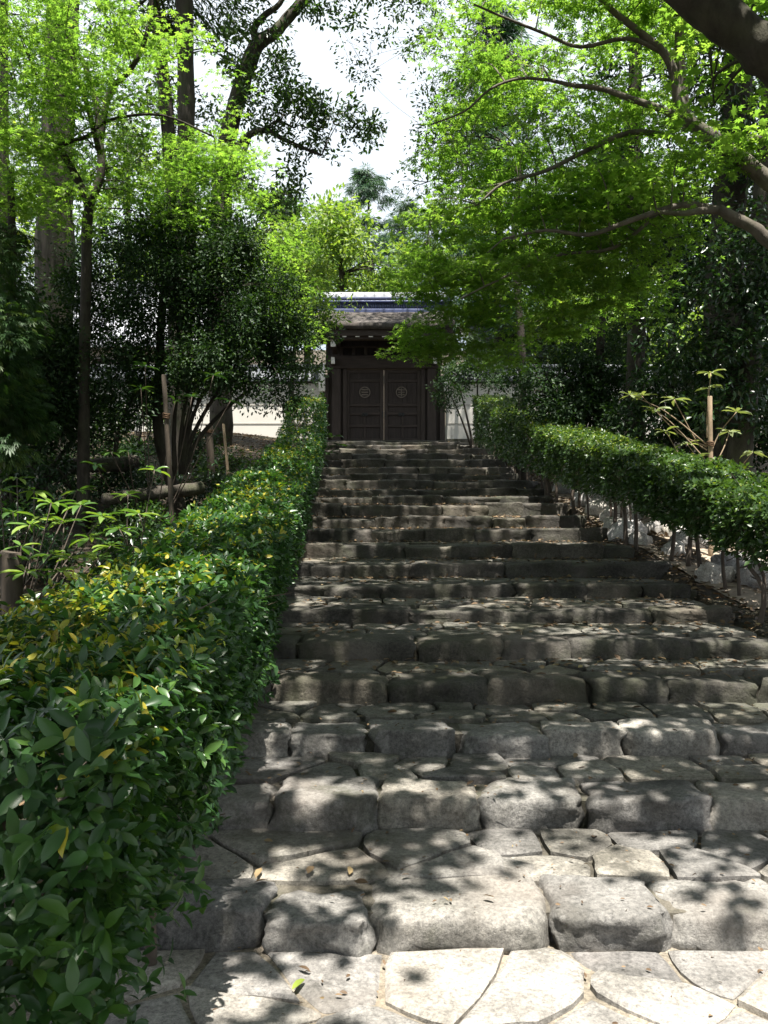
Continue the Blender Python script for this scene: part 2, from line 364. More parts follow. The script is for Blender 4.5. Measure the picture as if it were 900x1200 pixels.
Q = np.array([(j*nx+i, j*nx+i+1, (j+1)*nx+i+1, (j+1)*nx+i) for j in range(len(ys)-1) for i in range(nx-1)])
o = put('ground', mesh_np('ground', V, Q, M['soil'], smooth=True)); tag(o, 'brown leafy soil of the wooded slope on both sides of the steps', kind='structure')

# ------------------------------------------------------------------ sunlit spots
def stair_z(y):
    z = 0.0
    for d, h in zip(SD, SZ):
        if y >= d: z = h
    return z
def spot(x, y, z, r): SHAFTS.append((np.array([x, y, z]), r))
r2 = np.random.default_rng(5)
for x, y, r in [(.25, 2.55, .42), (.8, 2.7, .42), (1.35, 2.5, .4), (1.0, 2.2, .5), (.1, 2.2, .4), (1.7, 2.75, .24), (-.45, 2.75, .17), (-.55, 2.35, .2), (.55, 2.9, .26), (-.15, 2.85, .2),
                (.2, 3.1, .17), (.45, 3.2, .16), (.75, 3.15, .15), (.9, 3.2, .12), (-.3, 3.25, .10), (.55, 3.62, .17), (.75, 3.5, .13), (.38, 3.7, .10), (1.05, 3.55, .08), (-.35, 3.55, .10), (-.5, 3.4, .07), (1.45, 3.35, .10),
                (-.33, 3.98, .16), (-.1, 4.0, .08), (.12, 4.0, .09), (.5, 4.05, .08), (.93, 3.95, .07), (.2, 4.35, .09), (-.5, 4.4, .07), (1.2, 4.2, .06), (-.66, 4.75, .12), (.35, 4.7, .07), (1.25, 4.65, .11), (-.3, 4.85, .08), (.1, 5.0, .06)]:
    spot(x, y, stair_z(y), r*(.85 if y < 3 else 1))
for k in range(6): spot(r2.uniform(-.6, 1.9), r2.uniform(2.0, 3.0), 0, r2.uniform(.12, .3))
for k in range(10): spot(r2.uniform(-.7, 1.7), r2.uniform(3.1, 4.6), .2, r2.uniform(.03, .09))
for px, py, d, r in [(350, 812, 5.2, .10), (290+55, 795, 5.6, .09), (470, 796, 5.5, .09), (540, 797, 5.5, .07), (520, 722, 6.85, .14), (345, 712, 7.3, .14), (375, 708, 7.4, .10), (665, 757, 5.95, .10), (340, 690, 7.7, .12), (395, 689, 7.8, .10),
                     (425, 632, 10.7, .14), (405, 648, 9.6, .09), (603, 632, 10.6, .14), (580, 655, 9.5, .10), (616, 692, 7.7, .09), (430, 679, 8.5, .10), (560, 681, 8.4, .10), (640, 640, 10.2, .08), (500, 660, 9.1, .08),
                     (365, 569, 14.95, .32), (560, 578, 13.95, .25), (590, 580, 13.9, .25), (540, 576, 14.0, .2), (610, 592, 12.9, .25), (640, 595, 12.9, .3), (580, 596, 12.8, .15), (660, 597, 13.0, .25), (545, 548, 17.0, .15), (480, 531, 20.4, .2), (510, 531, 20.2, .3),
                     (395, 520, 22.5, .4), (420, 519, 22.8, .45), (440, 518, 23.2, .4), (385, 526, 21.5, .35), (405, 529, 20.9, .3), (450, 527, 21, .25), (470, 528, 20.9, .2), (365, 545, 17.6, .12)]:
    SHAFTS.append((P(px, py, d), r*(.6 if d > 13 else 1)))
for k in range(110):                                    # small flecks over the upper steps
    y = r2.uniform(5, 22); x = r2.uniform(-.9-.02*y, 2.5); spot(x, y, stair_z(y), r2.uniform(.02, .075))
for k in range(60): y = r2.uniform(2.1, 14); spot(-.86-.045*y+r2.uniform(-.33, .33), y, prof(y)+.9, r2.uniform(.05, .14))
for k in range(40): y = r2.uniform(6.5, 20); spot(3.28-.037*y+r2.uniform(-.4, .3), y, prof(y)+1.05, r2.uniform(.07, .2))
for px, py, d, r in [(245, 497, 26.1, .42), (262, 500, 26.1, .42), (283, 498, 26.1, .36), (235, 505, 26.1, .3), (295, 505, 26.1, .22), (172, 497, 26.1, .16), (176, 506, 26.1, .12), (155, 345, 34, .5), (165, 360, 34, .5), (170, 350, 34, .4),
                     (880, 700, 8.2, .5), (850, 690, 8.6, .45), (820, 660, 9.2, .5), (790, 640, 9.8, .5), (880, 660, 8.8, .5), (760, 640, 10.2, .4), (740, 620, 11, .4), (715, 610, 11.8, .4), (690, 600, 12.6, .35), (840, 640, 9.6, .5), (895, 640, 9.4, .5),
                     (20, 690, 3.6, .20), (60, 680, 3.7, .2), (110, 690, 3.7, .16), (150, 690, 3.9, .10), (210, 660, 4.4, .16), (260, 640, 4.8, .14), (180, 610, 6.1, .12), (240, 600, 6.4, .18), (170, 640, 4.9, .08), (230, 580, 7.2, .15), (200, 690, 3.6, .06), (230, 750, 2.9, .05),
                     (20, 625, 6, .28), (50, 590, 6, .26), (65, 620, 6, .2), (180, 557, 6.6, .15), (165, 605, 6.5, .12), (95, 600, 6.2, .14),
                     (830, 500, 9.5, .22), (865, 482, 9.5, .2), (760, 470, 9.5, .15), (835, 435, 9.5, .22), (830, 540, 9.4, .15), (790, 500, 9.5, .2), (870, 525, 9.5, .2), (740, 465, 9.5, .12),
                     (385, 342, 26, .35), (410, 341, 26, .4), (435, 341, 26, .4), (460, 341, 26, .4), (485, 342, 26, .4), (510, 343, 26, .4),
                     (345, 470, 19.5, .35), (370, 468, 20, .35), (365, 490, 19.5, .25), (330, 480, 19, .25), (345, 505, 18.5, .2),
                     (570, 470, 19.5, .25), (590, 480, 17.5, .3), (620, 490, 15, .25), (640, 505, 13.5, .3), (680, 520, 12, .25), (720, 525, 11.0, .2), (660, 512, 12.8, .2), (860, 595, 7.3, .12), (555, 490, 20, .2),
                     (170, 514, 20, .3), (150, 512, 20, .3), (130, 558, 11, .2), (215, 575, 9.3, .12), (120, 590, 8.5, .2), (180, 560, 10.5, .2), (100, 640, 6.5, .3), (240, 540, 13, .3), (60, 540, 12.8, .12), (42, 570, 12.7, .12), (110, 545, 12.5, .12), (235, 590, 9, .25)]:
    SHAFTS.append((P(px, py, d), r))

for px, py, d, r in [(620, 220, 8, .75), (720, 230, 7.8, .7), (560, 280, 8.4, .65), (640, 300, 8.4, .65), (700, 330, 8.4, .5), (600, 370, 9, .5), (530, 350, 9.2, .4), (830, 190, 7.4, .4), (560, 340, 9, .4), (650, 80, 8, .5), (760, 40, 7.7, .5), (560, 130, 8.8, .5), (510, 300, 9.5, .4), (870, 60, 7.3, .4),
                     (30, 60, 9.4, .5), (20, 140, 9.2, .5), (120, 80, 9.8, .4), (190, 190, 10.5, .45), (260, 210, 11, .45), (310, 250, 12, .4), (340, 330, 14, .5)]: LITS.append((P(px, py, d), r))
# ------------------------------------------------------------------ the stone stairs
def rock(name, lx, ly, lz, seed, n=6, amp=.03, ex=5.0, mat=None, freq=2.2, flat=1.0, plan=0):
    """a rounded, uneven block, base centre of its bounding box at the origin's middle"""
    g = np.linspace(-1, 1, n+1); V = []; Fc = []; idx = {}
    def vid(p):
        k = tuple(np.round(p, 5))
        if k not in idx: idx[k] = len(V); V.append(p)
        return idx[k]
    for ax in range(3):
        for sg in (-1, 1):
            for i in range(n):
                for j in range(n):
                    q = []
                    for a_, b_ in ((i, j), (i+1, j), (i+1, j+1), (i, j+1)):
                        p = [0, 0, 0]; p[ax] = sg; p[(ax+1) % 3] = g[a_]; p[(ax+2) % 3] = g[b_]; q.append(vid(tuple(p)))
                    Fc.append(q if sg > 0 else q[::-1])
    A = np.array(V, float); A = np.sign(A)*np.abs(A)**.7
    if plan:
        mx = np.abs(A[:, :2]).max(1); rp_ = ((np.abs(A[:, :2])**plan).sum(1))**(1/plan); zz = np.abs(A[:, 2]).copy()
        A[:, :2] *= (mx/np.maximum(rp_, 1e-6)*(1-.06*zz**9))[:, None]; A[:, 2] *= 1-.08*mx**8
    else: A = A/((np.abs(A)**ex).sum(1)**(1/ex))[:, None]
    A *= np.array([lx, ly, lz])/2
    rr = np.random.default_rng(seed); off = rr.uniform(-50, 50, 3); sk = rr.uniform(-.10, .10, 4)
    A[:, 0] += A[:, 1]*sk[0]*2; A[:, 2] += A[:, 0]*sk[1]*.5+A[:, 1]*sk[2]*.5; A[:, 1] += A[:, 0]*sk[3]*.4
    for k in range(len(A)):
        p = Vector(A[k]*freq/ max(.2, min(lx, 1.0))*.9+off)
        d = Vector((noise.noise(p), noise.noise(p+Vector((9, 3, 1))), noise.noise(p+Vector((2, 8, 5)))))
        d2 = Vector((noise.noise(p*3.1), noise.noise(p*3.1+Vector((9, 3, 1))), noise.noise(p*3.1+Vector((2, 8, 5)))))
        rg_ = abs(noise.noise(p*1.7+Vector((4, 4, 4))))+.5*abs(noise.noise(p*4.3))     # chipped facets
        dv = np.array(d)*amp+np.array(d2)*amp*.45-nrm(A[k])*(rg_*amp*1.1-.25*amp); dv[2] *= flat; A[k] += dv
    me = bpy.data.meshes.new(name); me.from_pydata([tuple(p) for p in A], [], Fc); me.polygons.foreach_set('use_smooth', [True]*len(Fc))
    if mat: me.materials.append(mat)
    return me
def clip_poly(poly, p, nv):
    out = []
    for i in range(len(poly)):
        a, b_ = poly[i], poly[(i+1) % len(poly)]; da = (a-p)@nv; db = (b_-p)@nv
        if da <= 0: out.append(a)
        if da*db < 0: out.append(a+(b_-a)*(da/(da-db)))
    return out
def crazy(x0, x1, y0, y1, sx, sy, rr):
    pts = []; nyy = max(1, round((y1-y0)/sy)); nxx = max(1, round((x1-x0)/sx))
    for j in range(nyy):
        for i in range(nxx):
            if rr.random() < .12: continue
            pts.append((x0+(i+.5+(.5 if j % 2 else 0)*.8+rr.uniform(-.42, .42))*(x1-x0)/nxx, y0+(j+.5+rr.uniform(-.38, .38))*(y1-y0)/nyy))
    pts = np.array(pts); out = []
    for i, p in enumerate(pts):
        poly = [np.array(q, float) for q in ((x0, y0), (x1, y0), (x1, y1), (x0, y1))]
        for j, q in enumerate(pts):
            if j == i or np.abs(q-p).max() > 1.4: continue
            nv = (q-p)/np.linalg.norm(q-p); poly = clip_poly(poly, (p+q)/2-nv*rr.uniform(.002, .011), nv)
            if len(poly) < 3: break
        if len(poly) >= 3: out.append(poly)
    return out
stairs = empty('stone_stairs', (0, 3, 0), 'broad flight of rough stone steps with crazy paving climbing to the gate', kind='structure')
srng = np.random.default_rng(23)
near_edges = {0: [-.98, -.78, -.40, -.04, .58, .99, 1.43, 1.98], 1: [-1.02, -.76, -.48, -.01, .425, .905, 1.445, 2.0, 2.55], 2: [-1.05, -.8, -.51, -.08, .37, .83, 1.26, 1.74, 2.2, 2.66]}
n_pave = 0
def pave(step, x0, x1, y0, y1, z, sx, sy, mat, slope=0.0):
    global n_pave
    for poly in crazy(x0, x1, y0, y1, sx, sy, srng):
        c = np.mean(poly, 0); hz = srng.uniform(-.002, .02); tx, ty = srng.uniform(-.03, .03, 2); k = len(poly)
        if k < 3 or np.ptp(np.array(poly), axis=0).min() < .06: continue
        # subdivide edges and wobble them so that the outline is broken, not straight
        pl = []
        for i in range(k):
            a_, b_ = poly[i], poly[(i+1) % k]
            for t in (0, .33, .67):
                q = a_+(b_-a_)*t; w = np.array([noise.noise(Vector((q[0]*7, q[1]*7, z))), noise.noise(Vector((q[0]*7, q[1]*7, z+9)))])*.022
                q = q+w+(c-q)*(.01 if t else .06); pl.append(q)
        def H(q, dz): return (q[0], q[1], z+hz+dz+(q[0]-c[0])*tx+(q[1]-c[1])*ty+slope*(q[1]-y0)+.006*noise.noise(Vector((q[0]*5, q[1]*5, 1.3))))
        kk = len(pl)
        vs = [H(q, -.05) for q in pl]+[H(q, -.004) for q in pl]+[H(q+(c-q)*.10, .004) for q in pl]
        fs = [[i, (i+1) % kk, kk+(i+1) % kk, kk+i] for i in range(kk)]+[[kk+i, kk+(i+1) % kk, 2*kk+(i+1) % kk, 2*kk+i] for i in range(kk)]+[[2*kk+i for i in range(kk)]]
        MB().add(vs, fs, False).build('paving_stone', mat, step); n_pave += 1
# the paved ground at the foot
foot = put('paved_foot', None or (lambda b: b.mesh('paved_foot', M['mortar_foot']))(MB().box(-1.6, 3.4, .3, 3.2, -.12, -.003)), stairs)
pave(foot, -1.0, 2.3, 1.75, 3.06, .0, .33, .25, M['pave_foot'])
lib = [rock('edge_stone', 1, 1, 1, 400+i, n=8, amp=.07, ex=22, freq=3.4, flat=.9) for i in range(16)]
for k, (d, z) in enumerate(zip(SD, SZ)):
    d2 = SD[k+1] if k+1 < len(SD) else 26.6
    z0 = 0 if k == 0 else SZ[k-1]; r = z-z0
    near = k < 6
    em = M['edge'] if k < 3 else M['edge_mossy_shade']; pm = M['pave'] if k < 2 else M['pave_mossy']
    step = put('step', MB().box(xl(d)-.2, xr(d)+.05, d+(.07 if k < 5 else .06), d2+.12, z-.5, z-(.022 if k < 3 else .03)).mesh('step', M['mortar']), stairs)
    # edge stones
    if k in near_edges: xe = near_edges[k]+([2.5] if k == 0 else [])
    else:
        xe = [xl(d)-.15]
        while xe[-1] < xr(d)-.3: xe.append(xe[-1]+srng.uniform(.42, .95))
        xe[-1] = xr(d)+srng.uniform(-.08, .12)
    for i in range(len(xe)-1):
        w = xe[i+1]-xe[i]-(srng.uniform(-.012, .008) if k < 3 else srng.uniform(-.03, .008)); dep = srng.uniform(.26, .38); cx = (xe[i]+xe[i+1])/2
        if k == 0 and i == 3: dep = .50
        hh = r+.14; dz = srng.uniform(-.014, .016) if k < 5 else srng.uniform(-.022, .028); dy = srng.uniform(-.03, .0) if k < 5 else srng.uniform(-.035, .02)
        if k < 5:
            me = rock('edge_stone', w, dep, hh, 1000+k*40+i, n=15 if k < 3 else 9, amp=.042, ex=srng.uniform(11, 20) if k < 3 else 20, mat=em, flat=.32, plan=srng.uniform(6.0, 11.0) if k < 3 else srng.uniform(9, 14))
            put('edge_stone', me, step, None, (cx, d+dep/2+dy, z-hh/2+.008+dz))
        else:
            base = lib[int(srng.integers(16))]
            me = base.copy() if False else base
            if not me.materials: me.materials.append(em)
            so = put('edge_stone', me, step, None, (cx, d+dep/2+dy, z-hh/2+.012+dz)); so.scale = (w*1.04, dep, hh); so.rotation_euler = (0, srng.uniform(-.025, .025), srng.uniform(-.05, .05))
    # crazy paving behind the edge stones
    if k < 9 and d2-d > .4:
        xv = min(xr(d)-.05, .46*d2+.05); pave(step, max(xl(d)+.1, -.46*d2), xv, d+.30, d2-.0, z-.004, .34 if k < 4 else .40, .24 if k < 4 else .3, pm)

# ------------------------------------------------------------------ gate
gate = empty('temple_gate', (0, GATE_Y, GATE_Z-.02), 'dark weathered timber gate with closed double doors under a blue-grey tiled ridge tinted with reflected sky', 'gate')
U = GATE_Y/F
def gx(px): return (px-449.5)*U
def gz(py): return EYE+(HY-py)*U
Y0 = GATE_Y
MB().box(gx(380), gx(524), Y0-.35, Y0+.9, GATE_Z-.2, GATE_Z, .02).build('threshold_stone', M['edge_mossy_shade'], gate)
for s in (-1, 1):
    a, b_ = (gx(382), gx(403)) if s < 0 else (gx(496), gx(517))
    MB().box(gx(449.5+s*56)-.13, gx(449.5+s*56)+.13, Y0-.02, Y0+.26, GATE_Z, gz(400), .015).build('post', M['timber'], gate)
    sp = MB().box(min(a, b_)+.02, max(a, b_)-.02, Y0+.08, Y0+.12, GATE_Z, gz(432)).build('side_panel', M['panel'], gate)
    xo = a+.02 if s < 0 else b_-.02
    for i in range(3):
        x0 = min(a, b_)+.03+i*.145; MB().box(x0, x0+.137, Y0+.062, Y0+.078, GATE_Z+.02, gz(433)).build('board', M['panel'], sp)
    MB().box(gx(449.5+s*46)-.06, gx(449.5+s*46)+.06, Y0+.02, Y0+.2, GATE_Z, gz(432), .01).build('jamb', M['timber'], gate)
    MB().box(gx(449.5+s*68.5)-.075, gx(449.5+s*68.5)+.075, Y0-.02, Y0+.2, GATE_Z, gz(440), .012).build('outer_post', M['timber'], gate)
MB().box(gx(381), gx(518), Y0-.05, Y0+.28, gz(432), gz(416.5), .015).build('lintel', M['timber_h'], gate)
MB().box(gx(381), gx(518), Y0+.15, Y0+.19, gz(416.5), gz(398)).build('backing_board', M['panel'], gate)
MB().box(gx(384), gx(515), Y0-.03, Y0+.05, gz(407.5), gz(405.5)).build('rail', M['timber_h'], gate)
for i in range(8):
    x = gx(391.5+14.2*i+8); MB().box(x-.045, x+.045, Y0-.0, Y0+.12, gz(416.5), gz(407.5)).build('strut', M['timber'], gate)
# doors
for s in (-1, 1):
    x0, x1 = (gx(404.5), gx(449.3)) if s < 0 else (gx(449.55), gx(492.9))
    dr = empty('door_helper', (0, 0, 0)); bpy.data.objects.remove(dr)
    door = MB().box(x0, x1, Y0+.10, Y0+.13, GATE_Z+.015, gz(433)).build('door', M['panel'], gate)
    def part(nm, a, b_, c, d_, y0, y1, mat, bev=.006): return MB().box(a, b_, Y0+y0, Y0+y1, c, d_, bev).build(nm, mat, door)
    for xa, xb in ((x0, x0+.11), (x1-.11, x1)): part('stile', xa, xb, GATE_Z+.016, gz(433.1), .062, .1, M['timber'])
    for pa, pb in ((436.5, 433.2), (447.5, 444), (476, 472.5), (486, 483), (500.5, 497.5), (516.4, 513.5)): part('rail', x0+.112, x1-.112, gz(pa), gz(pb), .066, .1, M['timber_h'])
    part('muntin', (x0+x1)/2-.03, (x0+x1)/2+.03, gz(513.4), gz(500.6), .07, .1, M['timber'])
    part('muntin', (x0+x1)/2-.03, (x0+x1)/2+.03, gz(497.4), gz(486.1), .075, .1, M['timber'])
    for i in range(6):
        xa = x0+.115+i*(x1-x0-.23)/6; part('board', xa+.002, xa+(x1-x0-.23)/6-.002, gz(472.4), gz(447.6), .088, .1, M['panel'], .003)
    # round crest
    cx, cz = (gx(427) if s < 0 else gx(470)), gz(459.3); cr = MB(); N = 32
    vs = []; fs = []
    for i in range(N):
        th = 2*math.pi*i/N
        for rr_, yy in ((.165, .088), (.165, .055), (.135, .055), (.135, .088)): vs.append((cx+rr_*math.cos(th), Y0+yy, cz+rr_*math.sin(th)))
    for i in range(N):
        j = (i+1) % N
        for q in range(3): fs.append([i*4+q, j*4+q, j*4+q+1, i*4+q+1])
    cr.add(vs, fs)
    crest = cr.build('crest', M['crest'], door)
    def cpart(a, b_, c, d_): put('crest_bar', MB().box(cx+a, cx+b_, Y0+.06, Y0+.087, cz+c, cz+d_, .004).mesh('crest_bar', M['crest']), door)
    if s < 0:
        for zz in (-.075, 0, .075): cpart(-.1, .1, zz-.02, zz+.02)
    else:
        for zz in (-.07, 0, .07): cpart(-.10, -.02, zz-.016, zz+.016); cpart(.02, .10, zz-.016, zz+.016)
        cpart(-.016, .016, -.12, .12)
    put('lock_plate', MB().box(cx-.09, cx+.09, Y0+.055, Y0+.066, gz(487.5), gz(483.5), .006).tube([(cx, Y0+.06, gz(485)), (cx, Y0+.02, gz(485.6)), (cx+.03, Y0+.015, gz(487.5))], .018, 6).mesh('lock_plate', M['iron']), door)
    MB().box((x1-.05 if s < 0 else x0+.012), (x1-.012 if s < 0 else x0+.05), Y0+.045, Y0+.062, gz(489), gz(482), .004).build('latch', M['iron'], door)
# rafters and eaves
for i in range(-6, 7):
    x = gx(449.5)+i*.372
    rf = MB(); e = .055
    a0, a1 = (Y0-1.12, gz(405.0)+.10), (Y0+.6, gz(405)+.62)
    rf.add([(x-e, a0[0], a0[1]-e), (x+e, a0[0], a0[1]-e), (x+e, a0[0], a0[1]+e), (x-e, a0[0], a0[1]+e), (x-e, a1[0], a1[1]-e), (x+e, a1[0], a1[1]-e), (x+e, a1[0], a1[1]+e), (x-e, a1[0], a1[1]+e)],
           [[0,1,2,3],[7,6,5,4],[0,4,5,1],[1,5,6,2],[2,6,7,3],[3,7,4,0]])
    rfo = rf.build('rafter', M['timber'], gate)
    put('painted_end', MB().box(x-e-.004, x+e+.004, Y0-1.135, Y0-1.118, a0[1]-e-.004, a0[1]+e+.004).mesh('painted_end', M['white_end']), rfo)
for s in (-1, 1):
    x = gx(449.5+s*57.5)
    bk = MB(); prf = [(0, 0), (-.0, .12), (-.3, .2), (-.78, .22), (-.9, .34), (-.92, .52), (-.74, .52), (-.7, .36), (-.2, .4), (0, .4)]
    vs = [(x+e, Y0+p[0], gz(420)+p[1]) for e in (-.07, .07) for p in prf]; n_ = len(prf)
    bk.add(vs, [list(range(n_))[::-1], [n_+i for i in range(n_)]]+[[i, (i+1) % n_, n_+(i+1) % n_, n_+i] for i in range(n_)])
    bo = bk.build('bracket', M['timber'], gate)
    put('painted_end', MB().box(x-.072, x+.072, Y0-.945, Y0-.922, gz(420)+.18, gz(420)+.50, .006).mesh('painted_end', M['white_end']), bo)
    x = gx(449.5+s*59)
    bo = MB().box(x-.05, x+.05, Y0-.35, Y0+.1, gz(429), gz(420.5), .008).build('beam_end', M['timber'], gate)
    put('painted_end', MB().box(x-.053, x+.053, Y0-.372, Y0-.35, gz(429)+.01, gz(420.5)-.01, .005).mesh('painted_end', M['white_end']), bo)
# bark roof: thick rounded eave, gently concave slope, both sides
RW = 1.98; ZE, ZR = gz(391.5)-.05, gz(366)
roof = MB(); nxr = 26
prof_r = []
for t in np.linspace(0, 1, 9): prof_r.append((Y0+.1-1.35+1.35*t, ZE+.12+(ZR-ZE)*(.78*t+.22*t*t)))
outer = prof_r+[(2*(Y0+.1)-y, z) for y, z in prof_r[-2::-1]]
inner = [(2*(Y0+.1)-Y0+1.25-.2, ZE-.02)] 
sec = outer+[(Y0+.1+1.33, ZE-.05), (Y0+.1, ZR-.35), (Y0+.1-1.33, ZE-.05)]
vs = []; fs = []; ns = len(sec)
for i in range(nxr+1):
    x = -RW+2*RW*i/nxr; lift = .06*abs(x/RW)**3
    for (y, z) in sec: vs.append((x, y+.02*noise.noise(Vector((x*3, y*3, z*3))), z+lift+.022*noise.noise(Vector((x*4, y*4, z))+Vector((5, 1, 2)))))
for i in range(nxr):
    for j in range(ns): fs.append([i*ns+j, i*ns+(j+1) % ns, (i+1)*ns+(j+1) % ns, (i+1)*ns+j])
fs += [list(range(ns)), [nxr*ns+j for j in range(ns)][::-1]]
ro = roof.add(vs, fs, True).build('roof', M['barkroof'], gate)
put('eave_board', MB().box(-RW+.05, RW-.05, Y0-1.16, Y0-1.10, ZE-.22, ZE-.04, .01).mesh('eave_board', M['timber_h']), ro)
put('eave_board', MB().box(-RW+.1, RW-.1, Y0-1.08, Y0-1.02, ZE-.30, ZE-.12, .01).mesh('eave_board', M['timber_h']), ro)
# tiled ridge: stacked courses, an openwork row, a round cap of tiles
ridge = MB().box(-RW-.05, RW+.05, Y0-.16, Y0+.36, ZR-.05, ZR+.07, .015).build('ridge', M['tile'], gate)
def rp(nm, *a): return put(nm, MB().box(*a).mesh(nm, M['tile']), ridge)
rp('tile_course', -RW-.03, RW+.03, Y0-.10, Y0+.30, ZR+.07, ZR+.09)
rp('ridge_core', -RW, RW, Y0-.03, Y0+.23, ZR+.09, ZR+.27)
for i in range(58):
    x = -RW+.03+i*(2*RW-.06)/57; put('openwork_tile', MB().tube([(x, Y0-.05, ZR+.09), (x, Y0-.05, ZR+.27)], .022, 6).mesh('openwork_tile', M['tile']), ridge)
rp('tile_course', -RW-.04, RW+.04, Y0-.15, Y0+.35, ZR+.27, ZR+.32, .01)
rp('tile_course', -RW-.02, RW+.02, Y0-.09, Y0+.29, ZR+.32, ZR+.37, .01)
rp('tile_course', -RW-.03, RW+.03, Y0-.13, Y0+.33, ZR+.37, ZR+.42, .01)
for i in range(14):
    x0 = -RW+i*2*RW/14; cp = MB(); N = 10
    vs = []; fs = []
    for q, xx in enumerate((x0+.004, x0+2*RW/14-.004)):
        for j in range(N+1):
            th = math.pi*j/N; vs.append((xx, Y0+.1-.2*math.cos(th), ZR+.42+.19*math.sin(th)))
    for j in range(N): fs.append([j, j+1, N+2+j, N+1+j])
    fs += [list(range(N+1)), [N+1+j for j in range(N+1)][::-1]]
    put('cap_tile', cp.add(vs, fs, True).mesh('cap_tile', M['tile_pale_glare']), ridge)

# ------------------------------------------------------------------ plaster walls with tiled coping
def wall(x0, x1, label):
    root = empty('plaster_wall', ((x0+x1)/2, GATE_Y+.2, 3.2), label, 'wall')
    zt = gz(449)
    MB().box(x0, x1, Y0+.1, Y0+.5, 2.9, zt).build('plaster_face', M['plaster'], root)
    for py in (474, 496): MB().box(x0, x1, Y0+.088, Y0+.1, gz(py)-.018, gz(py)+.018).build('plaster_line', M['band'], root)
    MB().box(x0, x1, Y0+.04, Y0+.1, 2.9, gz(514), .01).build('stone_footing', M['edge_mossy_shade'], root)
    cop = MB(); zc = gz(447)
    cop.add([(x, y, z) for x in (x0, x1) for y, z in ((Y0-.08, zc), (Y0-.08, zc+.06), (Y0+.3, zc+.40), (Y0+.68, zc+.06), (Y0+.68, zc))], [[0,1,6,5],[1,2,7,6],[2,3,8,7],[3,4,9,8],[4,0,5,9],[0,4,3,2,1],[5,6,7,8,9]])
    co = cop.build('coping', M['tile_dark'], root)
    me = MB().tube([(0, -.11, .04), (0, .28, .39)], .055, 6).mesh('cover_tile', M['tile_dark'])
    nn = int((x1-x0)/.27)
    for i in range(nn):
        t = put('cover_tile', me, co, None, (x0+.14+i*.27, Y0, zc+.02))
    put('coping_ridge', MB().tube([(x0, Y0+.3, zc+.45), (x1, Y0+.3, zc+.45)], .1, 10).mesh('coping_ridge', M['tile_dark']), co)
    e = x1 if abs(x1) < abs(x0) else x0; s = 1 if e < 0 else -1
    gb = MB(); prf = [(-.20, -.1), (-.20, .1), (-.14, .34), (-.08, .5), (.02, .54), (.02, .06), (-.04, -.3), (-.14, -.3)]
    n_ = len(prf); vs = [(e+dx, Y0+p[0], zc+p[1]) for dx in (-.09, .09) for p in prf]
    gb.add(vs, [list(range(n_)), [n_+i for i in range(n_)][::-1]]+[[i, (i+1) % n_, n_+(i+1) % n_, n_+i] for i in range(n_)])
    gb.build('gable_board', M['white_end'], root)
wall(-16, gx(377), 'long white plaster wall with tiled coping running off on the dark shrub side of the gate')
wall(gx(523), 16, 'long white plaster wall with tiled coping running off on the hedge-stem and boulder side of the gate')

# halls behind the wall
def hall(cx, y, w, d, ze, zr, label, wm, rm, nw):
    root = empty('temple_hall', (cx, y, 3.3), label, 'building')
    MB().box(cx-w/2+.5, cx+w/2-.5, y, y+d, 3.2, ze+.25).build('wall', wm, root)
    for i in range(nw):
        x = cx-w/2+.9+(w-1.8)*(i+.5)/nw
        wi = MB().box(x-.35, x+.35, y-.03, y-.002, ze-1.6, ze-.35).build('window', M['panel'], root)
        put('window_frame', MB().box(x-.41, x+.41, y-.06, y-.031, ze-1.68, ze-1.6).box(x-.41, x+.41, y-.06, y-.031, ze-.35, ze-.27).box(x-.02, x+.02, y-.055, y-.031, ze-1.6, ze-.35).mesh('window_frame', M['timber_h']), wi)
    for i in range(nw+1):
        x = cx-w/2+.6+(w-1.2)*i/nw; MB().box(x-.1, x+.1, y-.08, y-.001, 3.2, ze+.2, .01).build('post', M['timber'], root)
    ym = y+d/2
    rf = MB().add([(x, yy, z) for x in (cx-w/2, cx+w/2) for yy, z in ((y-1, ze), (y-1, ze+.12), (ym, zr), (y+d+1, ze+.12), (y+d+1, ze))], [[0,1,6,5],[1,2,7,6],[2,3,8,7],[3,4,9,8],[4,0,5,9],[0,4,3,2,1],[5,6,7,8,9]]).build('roof', rm, root)
    sl = math.hypot(ym-y+1, zr-ze-.12)
    me = MB().tube([(0, -1, ze+.14), (0, d/2, zr+.02)], .07, 6).mesh('cover_tile', rm)
    for i in range(int(w/.34)): put('cover_tile', me, rf, None, (cx-w/2+.17+i*.34, y, 0))
    put('ridge', MB().box(cx-w/2-.1, cx+w/2+.1, ym-.18, ym+.18, zr-.1, zr+.35, .04).mesh('ridge', rm), rf)
hall(-9.8, 33, 7.5, 6, gz(420)+1.4, 10.2, 'pale tiled hall roof glinting through the leaves over the wall', M['plaster'], M['tile_pale_glare'], 4)
hall(4.9, 30, 3.6, 4, gz(415)+.4, 8.0, 'small reddish timber building peeping over the wall beside the gate', M['timber_red'], M['tile_dark'], 3)

